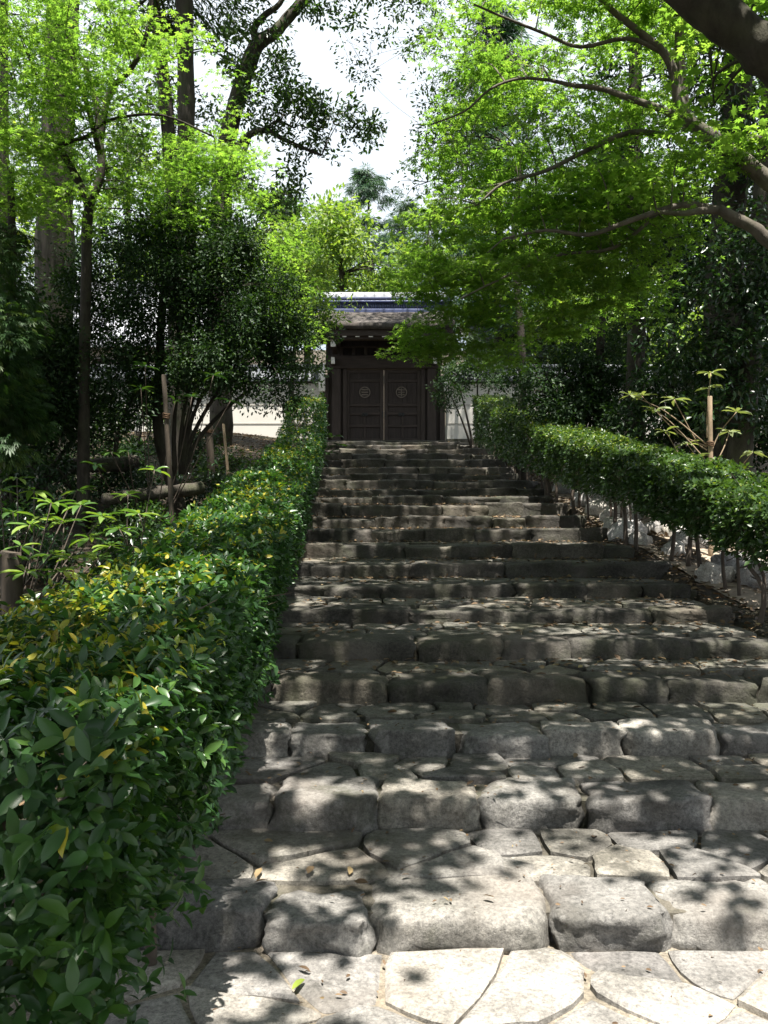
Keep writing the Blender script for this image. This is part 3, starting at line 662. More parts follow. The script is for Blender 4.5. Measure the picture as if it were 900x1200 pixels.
# ------------------------------------------------------------------ trees
class Tree:
    def __init__(s, name, label, base, bark, cat='tree', group=None):
        s.root = empty(name, base, label, cat, group); s.bark = bark; s.samples = []; s.leaves = {}; s.twigs = MB(); s.rng = np.random.default_rng(abs(hash(label)) % 1000 if False else sum(map(ord, label)))
    def stem(s, pts, r0, r1, name='limb', sides=8, flare=0.0, n=4, wob=.0):
        p = smooth_path(pts, n)
        if wob:
            for i in range(1, len(p)): p[i] += s.rng.normal(0, wob, 3)
        t = np.linspace(0, 1, len(p)); r = r0+(r1-r0)*t
        if flare: r = r*(1+flare*np.exp(-t*len(p)*.9))
        if sides >= 10: r = r*(1+.05*s.rng.normal(0, 1, len(p)))
        o = MB().tube(p, r, sides).build(name, s.bark, s.root)
        s.samples += [tuple(q)+(rr,) for q, rr in zip(p, r)]; return o
    def blob(s, c, rad, nc, nl, style, cr, L, mat, tpl=None, twig=True, tint=(0, 1), shell=.5, flat=.16):
        rg = s.rng; c = np.asarray(c, float); rad = np.asarray(rad, float)
        d = nrm(rg.normal(size=(nc, 3))); u = rg.random(nc)**(1/3); u = lerp(u, 1.0, shell*rg.random(nc)); cc = c+d*u[:, None]*rad
        cc = cc[keep_mask(cc)] if nc > 4 else cc
        nc = len(cc)
        if nc == 0: return
        if twig and s.samples:
            S = np.array(s.samples)
            for q in cc:
                w = np.linalg.norm(S[:, :3]-q, axis=1)+.25*np.maximum(0, S[:, 2]-q[2]); k = int(np.argmin(w)); a = S[k, :3]
                ln = np.linalg.norm(q-a)
                if ln < .05: continue
                m_ = (a+q)/2+np.array([0, 0, ln*.10])+rg.normal(0, ln*.05, 3)
                p = smooth_path([a, m_, q], 3); ra = min(S[k, 3]*.8, .004+.010*ln)
                s.twigs.tube(p, np.linspace(ra, max(.0025, ra*.25), len(p)), 4, cap=False)
                if rg.random() < .35: s.samples += [tuple(x)+(max(.004, ra*.5),) for x in p[2:]]
        N = nc*nl; ci = np.repeat(cc, nl, axis=0); cd = np.repeat(nrm(cc-c), nl, axis=0)
        sz = np.repeat(cr*rg.uniform(.65, 1.35, nc), nl)
        g = rg.normal(size=(N, 3))
        if style == 'maple':
            th = rg.uniform(0, 2*math.pi, N); rr = np.sqrt(rg.random(N))
            off = np.stack([np.cos(th)*rr, np.sin(th)*rr, -.28*rr*rr+rg.normal(0, flat, N)], 1)*sz[:, None]
            ax = np.stack([np.cos(th), np.sin(th), np.full(N, -.25)], 1)+g*.45
            no = np.array([0, 0, 1.0])+rg.normal(0, .32, (N, 3))
        elif style == 'needle':
            off = nrm(g)*(rg.random(N)**.5)[:, None]*sz[:, None]*np.array([1, 1, .5]); ax = cd*np.array([1, 1, .2])+np.array([0, 0, -.5])+g*.35; no = np.array([0, 0, 1.0])+cd*.4+rg.normal(0, .35, (N, 3))
        else:
            off = nrm(g)*(rg.random(N)**.45)[:, None]*sz[:, None]*np.array([1, 1, .8]); ax = nrm(off)*.8+np.array([0, 0, -.15])+rg.normal(0, .5, (N, 3)); no = np.array([0, 0, .8])+cd*.3+rg.normal(0, .5, (N, 3))
        tn = np.clip(lerp(tint[0], tint[1], rg.beta(2, 2, N))+np.repeat(rg.normal(0, .12, nc), nl), 0, 1)
        s.leaves.setdefault((mat, id(tpl)), [tpl, []])[1].append((ci+off, ax, no, L*rg.uniform(.7, 1.2, N), tn))
    def done(s, gaps=True):
        for (mat, _), (tpl, ls) in s.leaves.items():
            a = [np.concatenate([x[i] for x in ls]) for i in range(5)]
            o = put('crown', leaf_mesh('crown', *a, tpl or T_DIA, M[mat], gaps), s.root); o['kind'] = 'stuff'
        if s.twigs.v:
            o = s.twigs.build('twigs', s.bark, s.root); o['kind'] = 'stuff'
        return s.root
def gp(x, y, dz=-.08): return np.array([x, y, terrain(x, y)+dz])
def PP(lst, d): return [P(a, b_, d if len(q) == 2 else q[2]) for q in lst for a, b_ in [q[:2]]]

# --- tall cedar with buttressed roots, far left
t = Tree('cedar_tree', 'massive straight cedar with flared roots beside the dark shrub', gp(-4.85, 13), M['bark_cedar'])
b0 = gp(-4.85, 13)
t.stem([b0, b0+[0, 0, .5], P(64, 400, 13), P(65, 250, 13), P(70, 100, 13), P(78, -80, 13), P(80, -260, 13), P(80, -420, 13)], .34, .16, 'trunk', 14, flare=.9, n=5)
for a in np.linspace(0, 2*math.pi, 8)[:-1]:
    e = np.array([math.cos(a+.3), math.sin(a+.3), 0]); ln = random.uniform(.8, 1.5); q = b0+e*ln; q[2] = terrain(q[0], q[1])-.05
    t.stem([b0+e*.18+[0, 0, .75], b0+e*.45+[0, 0, .30], b0+e*.75*ln+[0, 0, .06], q], .13, .035, 'root', 8)
for k in range(14):
    z = random.uniform(9.5, 17); a = random.uniform(0, 6.28); c = np.array([-4.6+math.cos(a)*2.2, 13+math.sin(a)*2.2-.5, z])
    t.stem([np.array([-4.62, 13, z+.2]), lerp(np.array([-4.62, 13, z+.4]), c, .5), c], .05, .02)
    t.blob(c, (1.5, 1.5, .7), 9, 90, 'needle', .55, .22, 'cypress', T_SPRAY3, tint=(0, .8))
t.done('over')

# --- maple with forked trunk, left
t = Tree('maple_tree', 'slim forked maple with bright green sprays in front of the cedar', gp(-3.4, 10), M['bark_dark'])
b0 = gp(-3.4, 10)
t.stem([b0, P(99, 420, 10), P(101, 330, 10), P(102, 262, 10), P(107, 232, 10)], .062, .055, 'trunk', 10, flare=.5)
t.stem(PP([(106, 236), (118, 205), (117, 165), (112, 120), (100, 78), (88, 58), (70, 20)], 10), .052, .02)
t.stem(PP([(116, 170), (128, 110), (150, 85), (165, 60), (175, 25), (180, -30)], 10), .042, .018)
t.stem(PP([(104, 240), (88, 205), (66, 172), (30, 158), (-10, 147)], 9.8), .05, .022)
t.stem(PP([(66, 172), (85, 165), (105, 158), (130, 140), (190, 135), (250, 160)], 9.7), .026, .010)
t.stem(PP([(117, 180), (90, 92), (55, 95), (20, 105)], 9.6), .03, .012)
for px, py, d, rx, rz, nc in [(60, 40, 9.6, .9, .45, 16), (10, 60, 9.0, .8, .5, 14), (120, 50, 10, .8, .4, 14), (30, 130, 9.2, .8, .32, 14), (110, 110, 9.6, .9, .35, 14), (10, 195, 8.6, .7, .4, 12), (40, 240, 9, .6, .3, 9), (60, 210, 10.4, .9, .35, 10),
                              (190, 180, 10.5, .9, .35, 14), (250, 210, 11, .8, .35, 14), (310, 250, 12, .8, .4, 14), (280, 180, 11.5, .7, .3, 8), (170, 240, 10.5, .7, .3, 10), (220, 110, 11.5, .8, .35, 5), (140, 5, 10, 1.0, .4, 10), (30, -20, 9, 1.0, .5, 10), (325, 290, 13, .7, .6, 12), (335, 340, 14, .6, .7, 12), (345, 380, 15, .5, .6, 8), (200, 60, 12, .8, .4, 4)]:
    t.blob(P(px, py, d), (rx, rx, rz), int(nc*1.4), 76, 'maple', .36, .084, 'maple', T_STAR, flat=.07)
t.done()

# --- two tall straight trunks
t = Tree('tall_pine_tree', 'straighter and thicker of the two tall trunks rising behind the dark shrub', gp(-3.2, 14), M['bark_cedar'])
b0 = gp(-3.2, 14)
t.stem([b0, b0+[0, 0, .4], P(212, 420, 14), P(217, 280, 14), P(218, 120, 14), P(216, 0, 14), P(214, -150, 14), P(210, -330, 14)], .19, .10, 'trunk', 12, flare=.5, n=5)
for k in range(22):
    z = random.uniform(10.5, 16); a = random.uniform(0, 6.28); q_ = random.uniform(1, 4); c = np.array([-2.2+math.cos(a)*q_, 14.5+math.sin(a)*q_, z]); c[2] = max(c[2], EYE+.66*(c[1]+1.2))
    t.stem([np.array([-3.2, 14, z-.4]), lerp(np.array([-3.2, 14, z]), c, .5), c], .05, .015)
    t.blob(c, (1.6, 1.6, .7), 9, 85, 'broad', .6, .15, 'oak', T_BROAD)
t.done('over')
t = Tree('leaning_tree', 'thinner of the two tall trunks behind the dark shrub, leaning outward', gp(-3.55, 15.2), M['bark_cedar'])
b0 = gp(-3.55, 15.2)
t.stem([b0, P(207, 420, 15.2), P(203, 240, 15.2), P(196, 140, 15.2), P(188, 60, 15.2), P(180, 0, 15.2), P(165, -120, 15.2), P(150, -260, 15.2)], .15, .07, 'trunk', 10, flare=.5, n=5)
t.stem(PP([(187, 60), (196, 30), (212, 12), (235, -40)], 15.2), .05, .02); t.stem(PP([(190, 40), (192, 10), (178, -20)], 15.2), .04, .02)
for px, py, d, rx, rz, nc in [(235, 60, 15.5, .9, .5, 4), (255, 110, 15.8, .8, .6, 3), (240, 160, 15.8, .7, .5, 3), (165, 30, 15.4, .9, .5, 10), (140, 90, 16, 1.0, .6, 9), (230, 10, 16, 1.1, .5, 5), (165, 150, 16, .8, .6, 8), (130, 190, 17, .9, .7, 9)]:
    t.blob(P(px, py, d), (rx, rx, rz), nc, 75, 'broad', .36, .10, 'oak', T_DIA)
for k in range(26):  # unseen extra crown, added to keep the plaster wall in shade
    c = np.array([-6+random.uniform(-4, 3.5), 17.5+random.uniform(-4, 5), 0]); c[2] = EYE+.6*(c[1]+1.8)+random.uniform(0, 2.2)
    t.stem([P(165, -120, 15.2), lerp(P(165, -120, 15.2), c, .5)+[0, 0, .3], c], .03, .01, sides=6); t.blob(c, (1.5, 1.5, .7), 9, 85, 'broad', .55, .15, 'oak', T_BROAD)
t.done('over')

# --- curved oak against the sky
t = Tree('oak_tree', 'curving oak leaning toward the sky gap above the tiled roof', gp(-3.75, 20.5), M['bark_cedar'])
b0 = gp(-3.75, 20.5)
t.stem([b0, P(258, 420, 20), P(259, 300, 20), P(262, 195, 20), P(272, 140, 20), P(288, 85, 20), P(302, 52, 20), P(322, 38, 20), P(340, 18, 20), P(366, -8, 20), P(420, -40, 20)], .26, .10, 'trunk', 10, n=4)
t.stem(PP([(302, 54), (298, 34), (310, 18), (328, 4), (340, -25)], 20), .10, .05)
t.stem(PP([(266, 205), (277, 175), (292, 158), (312, 153), (330, 162), (352, 172), (377, 182)], 19.7), .10, .03)
t.stem(PP([(292, 158), (285, 180), (272, 205)], 19.7), .07, .05)
t.stem(PP([(312, 153), (325, 142), (345, 150)], 19.7), .05, .02)
for px, py, rx, rz, nc in [(345, 120, .7, .5, 9), (375, 128, .8, .5, 11), (405, 140, .7, .45, 10), (425, 150, .5, .5, 6), (350, 165, .5, .3, 4), (385, 160, .6, .3, 6), (348, 190, .3, .35, 4), (312, 135, .5, .4, 6), (320, 85, .5, .5, 6), (330, 60, .4, .4, 4), (275, 55, .8, .6, 7),
                           (255, 130, .7, .8, 5), (250, 30, .9, .6, 6), (300, 10, .8, .5, 6), (285, 200, .4, .4, 5), (375, 0, .5, .3, 6), (290, 100, .4, .5, 4), (240, 190, .6, .6, 4), (310, 218, .5, .35, 6), (330, 232, .5, .35, 6), (420, -5, .8, .3, 8)]:
    t.blob(P(px, py, 19.8), (rx, rx, rz), nc, 60, 'broad', .30, .125, 'oak', T_SIX, tint=(.1, .8))
t.done()

# --- leafy tree beside the gate
t = Tree('gate_side_tree', 'small leafy tree screening the gate roof beside the dark shrub', gp(-2.35, 22), M['bark_dark'])
t.stem([gp(-2.35, 22), P(342, 450, 22), P(348, 380, 22), P(356, 320, 22)], .08, .03, 'trunk', 8)
for px, py, rx, rz, nc, mt in [(360, 330, .6, .5, 12, 'sunny'), (382, 365, .35, .4, 9, 'sunny'), (355, 385, .6, .5, 14, 'oak'), (362, 420, .5, .5, 12, 'oak'), (345, 300, .6, .5, 10, 'maple'), (335, 340, .6, .7, 14, 'maple'), (330, 395, .6, .6, 14, 'oak'), (390, 385, .25, .25, 5, 'oak'), (405, 352, .5, .12, 3, 'sunny')]:
    t.blob(P(px, py, 22), (rx, rx, rz), nc, 65, 'broad', .28, .11, mt, T_SIX)
t.done()

# --- big dark camellia
t = Tree('camellia_shrub', 'large dark rounded evergreen shrub with bare fanning stems in front of the wall', gp(-2.4, 11), M['bark_dark'], 'shrub')
b0 = gp(-2.4, 11)
t.stem([b0, P(188, 520, 11), P(187, 430, 11), P(192, 340, 11), P(205, 280, 11)], .075, .04, 'trunk', 10, flare=.3)
for e in [((215, 555), (218, 500), (235, 445), (262, 405)), ((212, 556), (212, 510), (225, 430), (240, 380)), ((216, 555), (226, 510), (262, 450), (300, 420)), ((217, 556), (232, 515), (275, 470), (318, 440)), ((205, 556), (204, 500), (210, 420), (205, 350)),
          ((190, 500), (172, 480), (158, 455), (140, 420)), ((186, 470), (178, 490), (160, 450), (150, 430)), ((214, 556), (222, 500), (246, 450), (285, 430)), ((135, 535), (140, 500), (160, 455), (175, 410))]:
    t.stem(PP(list(e), 11), .035, .014, 'stem', 6)
for px, py, d, rx, rz, nc in [(215, 330, 11, 1.0, .7, 60), (270, 350, 10.8, .75, .8, 60), (160, 340, 10.8, .8, .75, 44), (130, 390, 10.6, .6, .7, 30), (300, 410, 10.6, .5, .6, 34), (240, 280, 11, .7, .4, 30), (310, 370, 11, .45, .6, 26), (200, 410, 10.6, .9, .5, 40), (115, 320, 11.2, .5, .6, 18), (255, 425, 10.5, .6, .35, 24), (110, 440, 10.4, .6, .6, 22), (60, 430, 10.2, .6, .7, 22), (330, 440, 11, .25, .35, 10), (185, 262, 11, .4, .25, 10), (330, 330, 11, .25, .3, 8), (345, 400, 11, .2, .3, 6), (90, 370, 10.8, .4, .5, 12), (280, 285, 11, .35, .25, 9), (140, 465, 10.6, .5, .3, 16), (165, 440, 10.4, .4, .25, 12), (230, 455, 11.2, .4, .2, 8), (100, 500, 10.8, .4, .25, 9)]:
    t.blob(P(px, py, d), (rx, rx*.8, rz), nc, 170, 'broad', .25, .054, 'shade', T_DIA, shell=.6)
t.done()

# --- drooping young cypress far left, and bush below
t = Tree('young_cypress', 'young drooping cypress crowding the margin beside the cedar roots', gp(-3.95, 8.6), M['bark_dark'])
t.stem([gp(-3.95, 8.6), P(8, 430, 8.8), P(14, 300, 8.8), P(12, 200, 8.8)], .06, .03, 'trunk', 8)
for px, py, d, rx, rz, nc in [(8, 400, 8.4, .3, .25, 7), (0, 330, 8.6, .28, .35, 6), (12, 460, 8.8, .3, .3, 7), (-5, 500, 8.4, .3, .35, 7), (10, 365, 9.2, .2, .3, 4), (0, 265, 8.8, .25, .3, 4), (30, 500, 9.4, .25, .2, 4), (-20, 450, 8.0, .3, .4, 6)]:
    t.blob(P(px, py, d), (rx, rx, rz), nc, 110, 'needle', .26, .11, 'cypress', T_SPRAY, tint=(0, 1))
t.done()
for lbl, x, y, col, hgt, nc, r in [('low leafy bush between the cedar roots and the wall', -5.0, 18.0, 'glossy', 1.1, 26, .8), ('small bright bush lit up at the foot of the plaster wall', -5.6, 22.5, 'maple', 1.0, 20, .6), ('dark understory bush tucked behind the cedar trunk', -6.6, 15.5, 'shade', 1.8, 40, 1.2), ('spreading dark bush at the far end of the plaster wall', -8.2, 20, 'shade', 2.4, 50, 1.8), ('dark bush crowding the near side of the cedar roots', -4.75, 11.6, 'glossy', .95, 26, .7), ('low dark bush between cedar and forked maple', -4.0, 12.4, 'shade', .8, 22, .6), ('low bush growing at the foot of the forked maple', -3.9, 10.2, 'glossy', .7, 18, .5), ('low glossy bush under the camellia stems', -3.3, 12.2, 'glossy', .5, 14, .5), ('knee-high bush behind the rhododendron and low stump', -3.2, 7.6, 'glossy', .55, 16, .5), ('low leafy clump just behind the hedge beside the tall stake', -2.25, 8.2, 'glossy', .4, 14, .45), ('low leafy clump at the foot of the camellia trunk', -2.75, 9.8, 'oak', .4, 14, .45), ('low dark clump behind the hedge beside the short dark post', -2.55, 12.6, 'glossy', .5, 18, .55), ('leafy clump behind the hedge before the sunlit wall', -2.75, 15.6, 'oak', .5, 18, .6), ('dark clump at the foot of the two tall trunks', -3.7, 16.4, 'shade', .7, 22, .7)]:
    t = Tree('bush', lbl, gp(x, y), M['bark_dark'], 'bush'); b0 = gp(x, y)
    for k in range(5): t.stem([b0, b0+[random.uniform(-.3, .3), random.uniform(-.3, .3), hgt*.6], b0+[random.uniform(-.6, .6)*r, random.uniform(-.6, .6)*r, hgt]], .02, .008, 'stem', 5)
    t.blob(b0+[0, 0, hgt*.65], (r, r*.8, hgt*.6), nc, 90, 'broad', .22, .08, col, T_DIA); t.done()

# --- the great maple over the right of the steps
t = Tree('great_maple_tree', 'broad old maple spreading pale limbs and bright green sprays over the steps', gp(5.0, 8.0), M['bark_pale'])
b0 = gp(5.0, 8.0)
t.stem([b0, b0+[-.05, -.2, .9], P(1010, 380, 7.6), P(985, 300, 7.4)], .20, .15, 'trunk', 12, flare=.5)
t.stem(PP([(990, 320), (935, 245), (895, 208), (850, 172), (818, 150), (803, 138)], 7.2), .072, .052, sides=10)
t.stem(PP([(804, 140), (795, 118), (790, 88), (778, 62), (750, 38), (715, 10), (690, -20)], 7.2), .048, .02)
t.stem(PP([(803, 140), (800, 105), (796, 60), (797, 20), (800, -30)], 7.3), .046, .03)
t.stem(PP([(806, 142), (775, 128), (740, 116), (705, 104), (672, 100), (645, 94)], 7.2), .034, .014)
t.stem(PP([(645, 94), (610, 92), (575, 104), (545, 130), (505, 146)], 7.4), .014, .006)
t.stem(PP([(985, 330), (930, 300), (898, 280), (885, 268), (862, 256), (842, 245)], 7.0), .06, .042, sides=10)
t.stem(PP([(844, 246), (820, 247), (800, 250), (770, 248)], 7.0), .035, .016)
t.stem(PP([(844, 246), (800, 240), (740, 258), (690, 275), (640, 270), (590, 280)], 7.2), .03, .010)
t.stem(PP([(785, 160), (740, 155), (690, 175), (640, 200), (590, 215), (560, 240)], 7.6), .028, .009)
t.stem(PP([(850, 172), (880, 165), (920, 150)], 7.3), .04, .02)
t.stem(PP([(770, 250), (720, 290), (650, 300), (580, 330), (540, 350)], 7.6), .018, .007)
t.stem(PP([(778, 62), (735, 45), (680, 55), (640, 40), (590, 20), (555, 5)], 7.2), .02, .008)
for px, py, d, rx, rz, nc in [(560, 240, 8.2, .7, .25, 13), (620, 255, 8.2, .8, .25, 16), (690, 250, 8, .8, .25, 16), (760, 225, 7.8, .8, .25, 14), (830, 210, 7.4, .8, .28, 14), (890, 190, 7.2, .6, .3, 10), (610, 200, 8.4, .7, .22, 12), (680, 190, 8.2, .8, .22, 12), (740, 175, 8, .7, .25, 9),
                              (545, 300, 8.6, .6, .25, 14), (600, 315, 8.6, .7, .25, 16), (660, 310, 8.2, .7, .22, 12), (720, 290, 8, .7, .22, 10), (520, 340, 9, .5, .25, 13), (565, 360, 9, .5, .22, 13), (500, 385, 9.6, .32, .2, 6), (545, 395, 9.4, .4, .18, 7), (610, 370, 9, .5, .22, 9), (478, 402, 9.8, .2, .12, 5), (488, 420, 9.8, .1, .1, 2), (560, 415, 9.6, .3, .15, 5), (520, 410, 9.8, .3, .12, 4),
                              (640, 60, 8, .9, .4, 11), (720, 50, 7.8, .9, .4, 12), (800, 40, 7.6, .8, .4, 10), (870, 110, 7.4, .6, .35, 9), (580, 40, 8.5, .8, .35, 8), (660, 130, 8.2, .8, .3, 9), (740, 110, 8.2, .7, .3, 7), (560, 130, 8.6, .6, .35, 7), (600, 150, 9.4, .8, .3, 7), (530, 60, 9, .6, .4, 5), (530, 190, 9, .5, .35, 8), (505, 260, 9.4, .4, .35, 9), (500, 310, 9.6, .35, .3, 8), (680, 340, 9, .6, .3, 7), (760, 320, 8.6, .5, .2, 6), (860, 260, 7.6, .5, .2, 6), (700, 370, 9, .4, .25, 5), (640, 0, 7.5, 1.0, .4, 10), (760, -10, 7.5, 1.0, .4, 10), (870, 30, 7.2, .7, .35, 9), (580, 290, 7.4, .5, .2, 8), (700, 220, 7, .6, .2, 8), (480, 330, 9.6, .25, .2, 4), (465, 375, 10, .2, .15, 2), (690, 320, 8.4, .6, .15, 6), (620, 390, 9.2, .4, .12, 5), (735, 350, 8.6, .5, .2, 5)]:
    if px < 640 and py > 150: px += (640-px)*.1
    t.blob(P(px, py, d), (rx, rx, rz*.85), int(nc*(.92 if py > 240 else 1.0)), 100, 'maple', .31, .080, 'maple', T_STAR7 if d < 7.3 else T_STAR, tint=(0, 1), flat=.07)
t.done()

# --- thick dark bough in the corner: a tree standing out of view beside the foot of the steps
t = Tree('cherry_tree', 'thick dark bough crossing the upper corner from a tree beside the steps', gp(4.2, 4.2), M['bark_dark'])
b0 = gp(4.2, 4.2)
t.stem([b0, b0+[-.1, 0, 1.2], b0+[-.25, -.05, 2.4]], .28, .22, 'trunk', 12, flare=.5)
t.stem([b0+[-.2, -.05, 2.2], P(1000, 118, 4.6), P(940, 88, 4.6), P(895, 58, 4.6), P(850, 24, 4.6), P(800, -12, 4.6), P(700, -90, 4.6), P(560, -170, 4.6)], .16, .07, sides=12)
t.stem([b0+[-.25, -.05, 2.3], b0+[.3, -.5, 4.5], b0+[.2, -1.2, 7]], .17, .06, sides=10)
t.stem([P(640, -130, 4.6), np.array([-.5, 4.0, 6.5]), np.array([-2.4, 3.5, 7.2])], .05, .02); t.stem([b0+[.2, -1.0, 6], np.array([1.5, -.5, 8.5]), np.array([-.5, -2.5, 10])], .07, .03)
cr = np.random.default_rng(3)
for k in range(60):  # unseen crown reaching behind the viewer, added for shade at the foot
    c = np.array([cr.uniform(-4.5, 7), cr.uniform(-5.5, 4.0), 0]); c[2] = max(5.0, EYE+.6*(c[1]+1.9))+cr.uniform(0, 1.8)
    t.blob(c, (1.3, 1.3, .5), 9, 80, 'broad', .55, .135, 'oak', T_BROAD)
for px, py, d in [(860, 10, 5.2), (890, 95, 5.4), (820, -20, 5.4)]: t.blob(P(px, py, d), (.4, .4, .2), 5, 60, 'maple', .25, .085, 'maple', T_STAR7)
t.done('over')

# --- tall trees with unseen crowns added to shade the steps
def crown_tree(name, label, x, y, h, cxs, r, bark, mat, nblob, seed, tilt=(0, 0), L=.15):
    cr = np.random.default_rng(seed); t = Tree(name, label, gp(x, y), bark); b0 = gp(x, y); top = b0+[tilt[0], tilt[1], h]
    t.stem([b0, b0+[0, 0, .5], lerp(b0, top, .45), top], r, r*.4, 'trunk', 12, flare=.6, n=5)
    (x0, x1), (y0, y1), (z0, z1) = cxs
    for k in range(nblob):
        c = np.array([cr.uniform(x0, x1), cr.uniform(y0, y1), cr.uniform(z0, z1)]); c[2] = max(5.6, EYE+.6*(c[1]+2.0))+cr.uniform(0, 2.4)
        if k % 2 == 0:
            a = lerp(b0, top, cr.uniform(.6, .95)); t.stem([a, lerp(a, c, .5)+[0, 0, .4], c], r*.16, r*.04, sides=6)
        t.blob(c, (1.5, 1.5, .6), 10, 88, 'broad', .6, L, mat, T_BROAD)
    return t
crown_tree('tall_oak_tree', 'heavy dark leaning trunk with ivy among the evergreens behind the tied sapling', 4.45, 11.2, 13, ((-1, 9), (3, 23), (11.5, 15)), .20, M['bark_dark'], 'oak', 128, 7, tilt=(.9, -.4)).done('over')
crown_tree('beech_tree', 'slim dark trunk at the margin, half hidden by the young cypress', -4.72, 11.0, 13, ((-8, 1.5), (-2.5, 8), (10.5, 14)), .09, M['bark_dark'], 'oak', 46, 8).done('over')

# --- more trunks and dark evergreens on the right
t = Tree('evergreen_tree', 'upright dark trunk in the evergreen thicket, midway between gate and tied sapling', gp(3.95, 14), M['bark_dark'])
b0 = gp(3.95, 14)
t.stem([b0, P(745, 420, 14), P(748, 330, 14), P(742, 200, 14), P(745, 60, 14), P(745, -60, 14)], .15, .09, 'trunk', 10, flare=.5)
t.stem(PP([(748, 330), (775, 290), (785, 250), (800, 200)], 13.8), .05, .02)
for px, py, d, rx, rz, nc in [(760, 180, 14, 1.1, .7, 22), (820, 140, 14, 1.0, .7, 20), (860, 250, 13.5, .9, .8, 22), (790, 280, 14, .9, .6, 14), (700, 330, 14, .8, .6, 14), (750, 60, 14.5, 1.2, .8, 14), (840, 60, 14, 1.2, .8, 16), (830, 340, 13.5, .8, .5, 12), (700, 130, 15, .8, .6, 8), (780, 360, 11, .6, .35, 14), (850, 330, 10.8, .6, .4, 16), (885, 390, 10.6, .45, .5, 14), (830, 410, 11, .6, .3, 12), (880, 280, 10.6, .5, .4, 12), (720, 400, 12, .6, .3, 10), (860, 470, 10.8, .5, .35, 12), (800, 440, 11.5, .6, .3, 10)]:
    t.blob(P(px, py, d), (rx, rx, rz), nc, 85, 'broad', .34, .10, 'glossy', T_DIA)
t.done()
t = Tree('slender_tree', 'thin single trunk standing in front of the wall right of the gate', gp(2.62, 17), M['bark_dark'])
t.stem([gp(2.62, 17), P(612, 420, 17), P(606, 340, 17), P(603, 260, 17), P(612, 180, 17)], .085, .05, 'trunk', 8, flare=.3)
for px, py, d, rx, rz, nc in [(560, 200, 18, 1.2, 1.0, 26), (530, 120, 18, .9, .8, 15), (590, 110, 18, 1.2, 1.0, 22), (500, 180, 18, .55, .7, 8), (515, 60, 18, .8, .7, 9), (470, 30, 18, .7, .5, 9), (430, 70, 18, .5, .5, 7), (420, 30, 18, .6, .3, 6), (490, 110, 18, .5, .6, 5), (540, 20, 18, 1.0, .6, 12), (450, 8, 18, .6, .25, 8), (495, 12, 18, .6, .3, 8), (400, 15, 18, .45, .2, 6), (520, 95, 18, .6, .6, 8), (480, 225, 18, .3, .4, 3), (650, 130, 18, 1, 1, 14), (620, 220, 18, 1, .8, 14), (500, 265, 18, .4, .4, 4)]:
    t.blob(P(px, py, d), (rx, rx, rz), max(2, int(nc*(.55 if px < 545 else .8))), 60, 'broad', .32, .10, 'far', T_DIA)
t.done()
for lbl, px, d, w, segs in [('ivy-dark thick trunk behind the tied sapling, widest of the thicket', 848, 12.2, .30, [(848, 420), (850, 300), (862, 150), (870, 0)]), ('slanting trunk leaning away at the margin beyond the tied sapling', 845, 11.6, .14, [(862, 420), (880, 340), (900, 260), (930, 120)]), ('thin dark trunk in the thicket close to the dark round shrub', 700, 15, .08, [(703, 420), (706, 360), (704, 300), (712, 200)]), ('thin forked trunk in the thicket just beyond the boulders', 785, 13.2, .06, [(786, 430), (790, 350), (782, 300), (795, 240)])]:
    x = (px-450)/F*d; t = Tree('thicket_tree', lbl, gp(x, d), M['bark_dark'], 'tree', 'trunks of the dark thicket')
    t.stem([gp(x, d)]+[P(a, b_, d) for a, b_ in segs], w, w*.55, 'trunk', 10, flare=.4)
    for k in range(4):
        q = P(segs[-1][0]+random.uniform(-60, 40), segs[-1][1]+random.uniform(-20, 80), d); t.blob(q, (.8, .8, .6), 11, 80, 'broad', .32, .10, 'glossy', T_DIA)
    t.done()
for lbl, blobs, base in [('dense dark round shrub standing before the wall between slender trunk and thicket', [(650, 450, 15, .75, .65, 60), (690, 440, 15.2, .7, .8, 60), (720, 470, 15, .6, .5, 40), (660, 490, 14.6, .6, .3, 26)], (3.3, 15)),
                         ('dark shrub mass behind the clipped hedge around the tied sapling', [(790, 470, 13, .9, .5, 46), (850, 500, 12.4, .8, .5, 44), (760, 500, 13, .8, .35, 34), (900, 470, 12.4, .7, .8, 34), (880, 420, 13, .8, .5, 26)], (4.6, 13)),
                         ('ragged evergreen shrub against the wall beyond the thicket', [(760, 400, 17, .9, .7, 26), (820, 430, 17, 1.0, .7, 32), (900, 380, 16, 1.0, .9, 28), (720, 390, 18, .8, .7, 20)], (5.6, 17)),
                         ('dense evergreen shrub filling the margin between young cypress and cedar trunk', [(0, 340, 10, .35, .5, 14), (45, 410, 10.4, .4, .5, 22), (5, 430, 9.8, .5, .5, 22), (80, 455, 10.6, .45, .4, 20), (30, 500, 10.2, .6, .35, 24), (120, 480, 11.5, .45, .35, 16)], (-4.3, 10.3)), ('drooping dark branchlets of a shrub just beside the gate post', [(535, 440, 22, .5, .35, 14), (528, 462, 21.5, .35, .3, 10), (560, 420, 22, .6, .4, 12), (575, 445, 21.5, .5, .35, 12)], (2.3, 22))]:
    t = Tree('evergreen_shrub', lbl, gp(*base), M['bark_dark'], 'shrub'); b0 = gp(*base)
    for (px, py, d, rx, rz, nc) in blobs:
        t.stem([b0, lerp(b0, P(px, py, d), .5)+[0, 0, .1], P(px, py, d)], .04, .012, 'stem', 6)
        t.blob(P(px, py, d), (rx, rx*.8, rz), nc, 85, 'broad', .26, .085, 'shade', T_DIA, shell=.6)
    t.done()

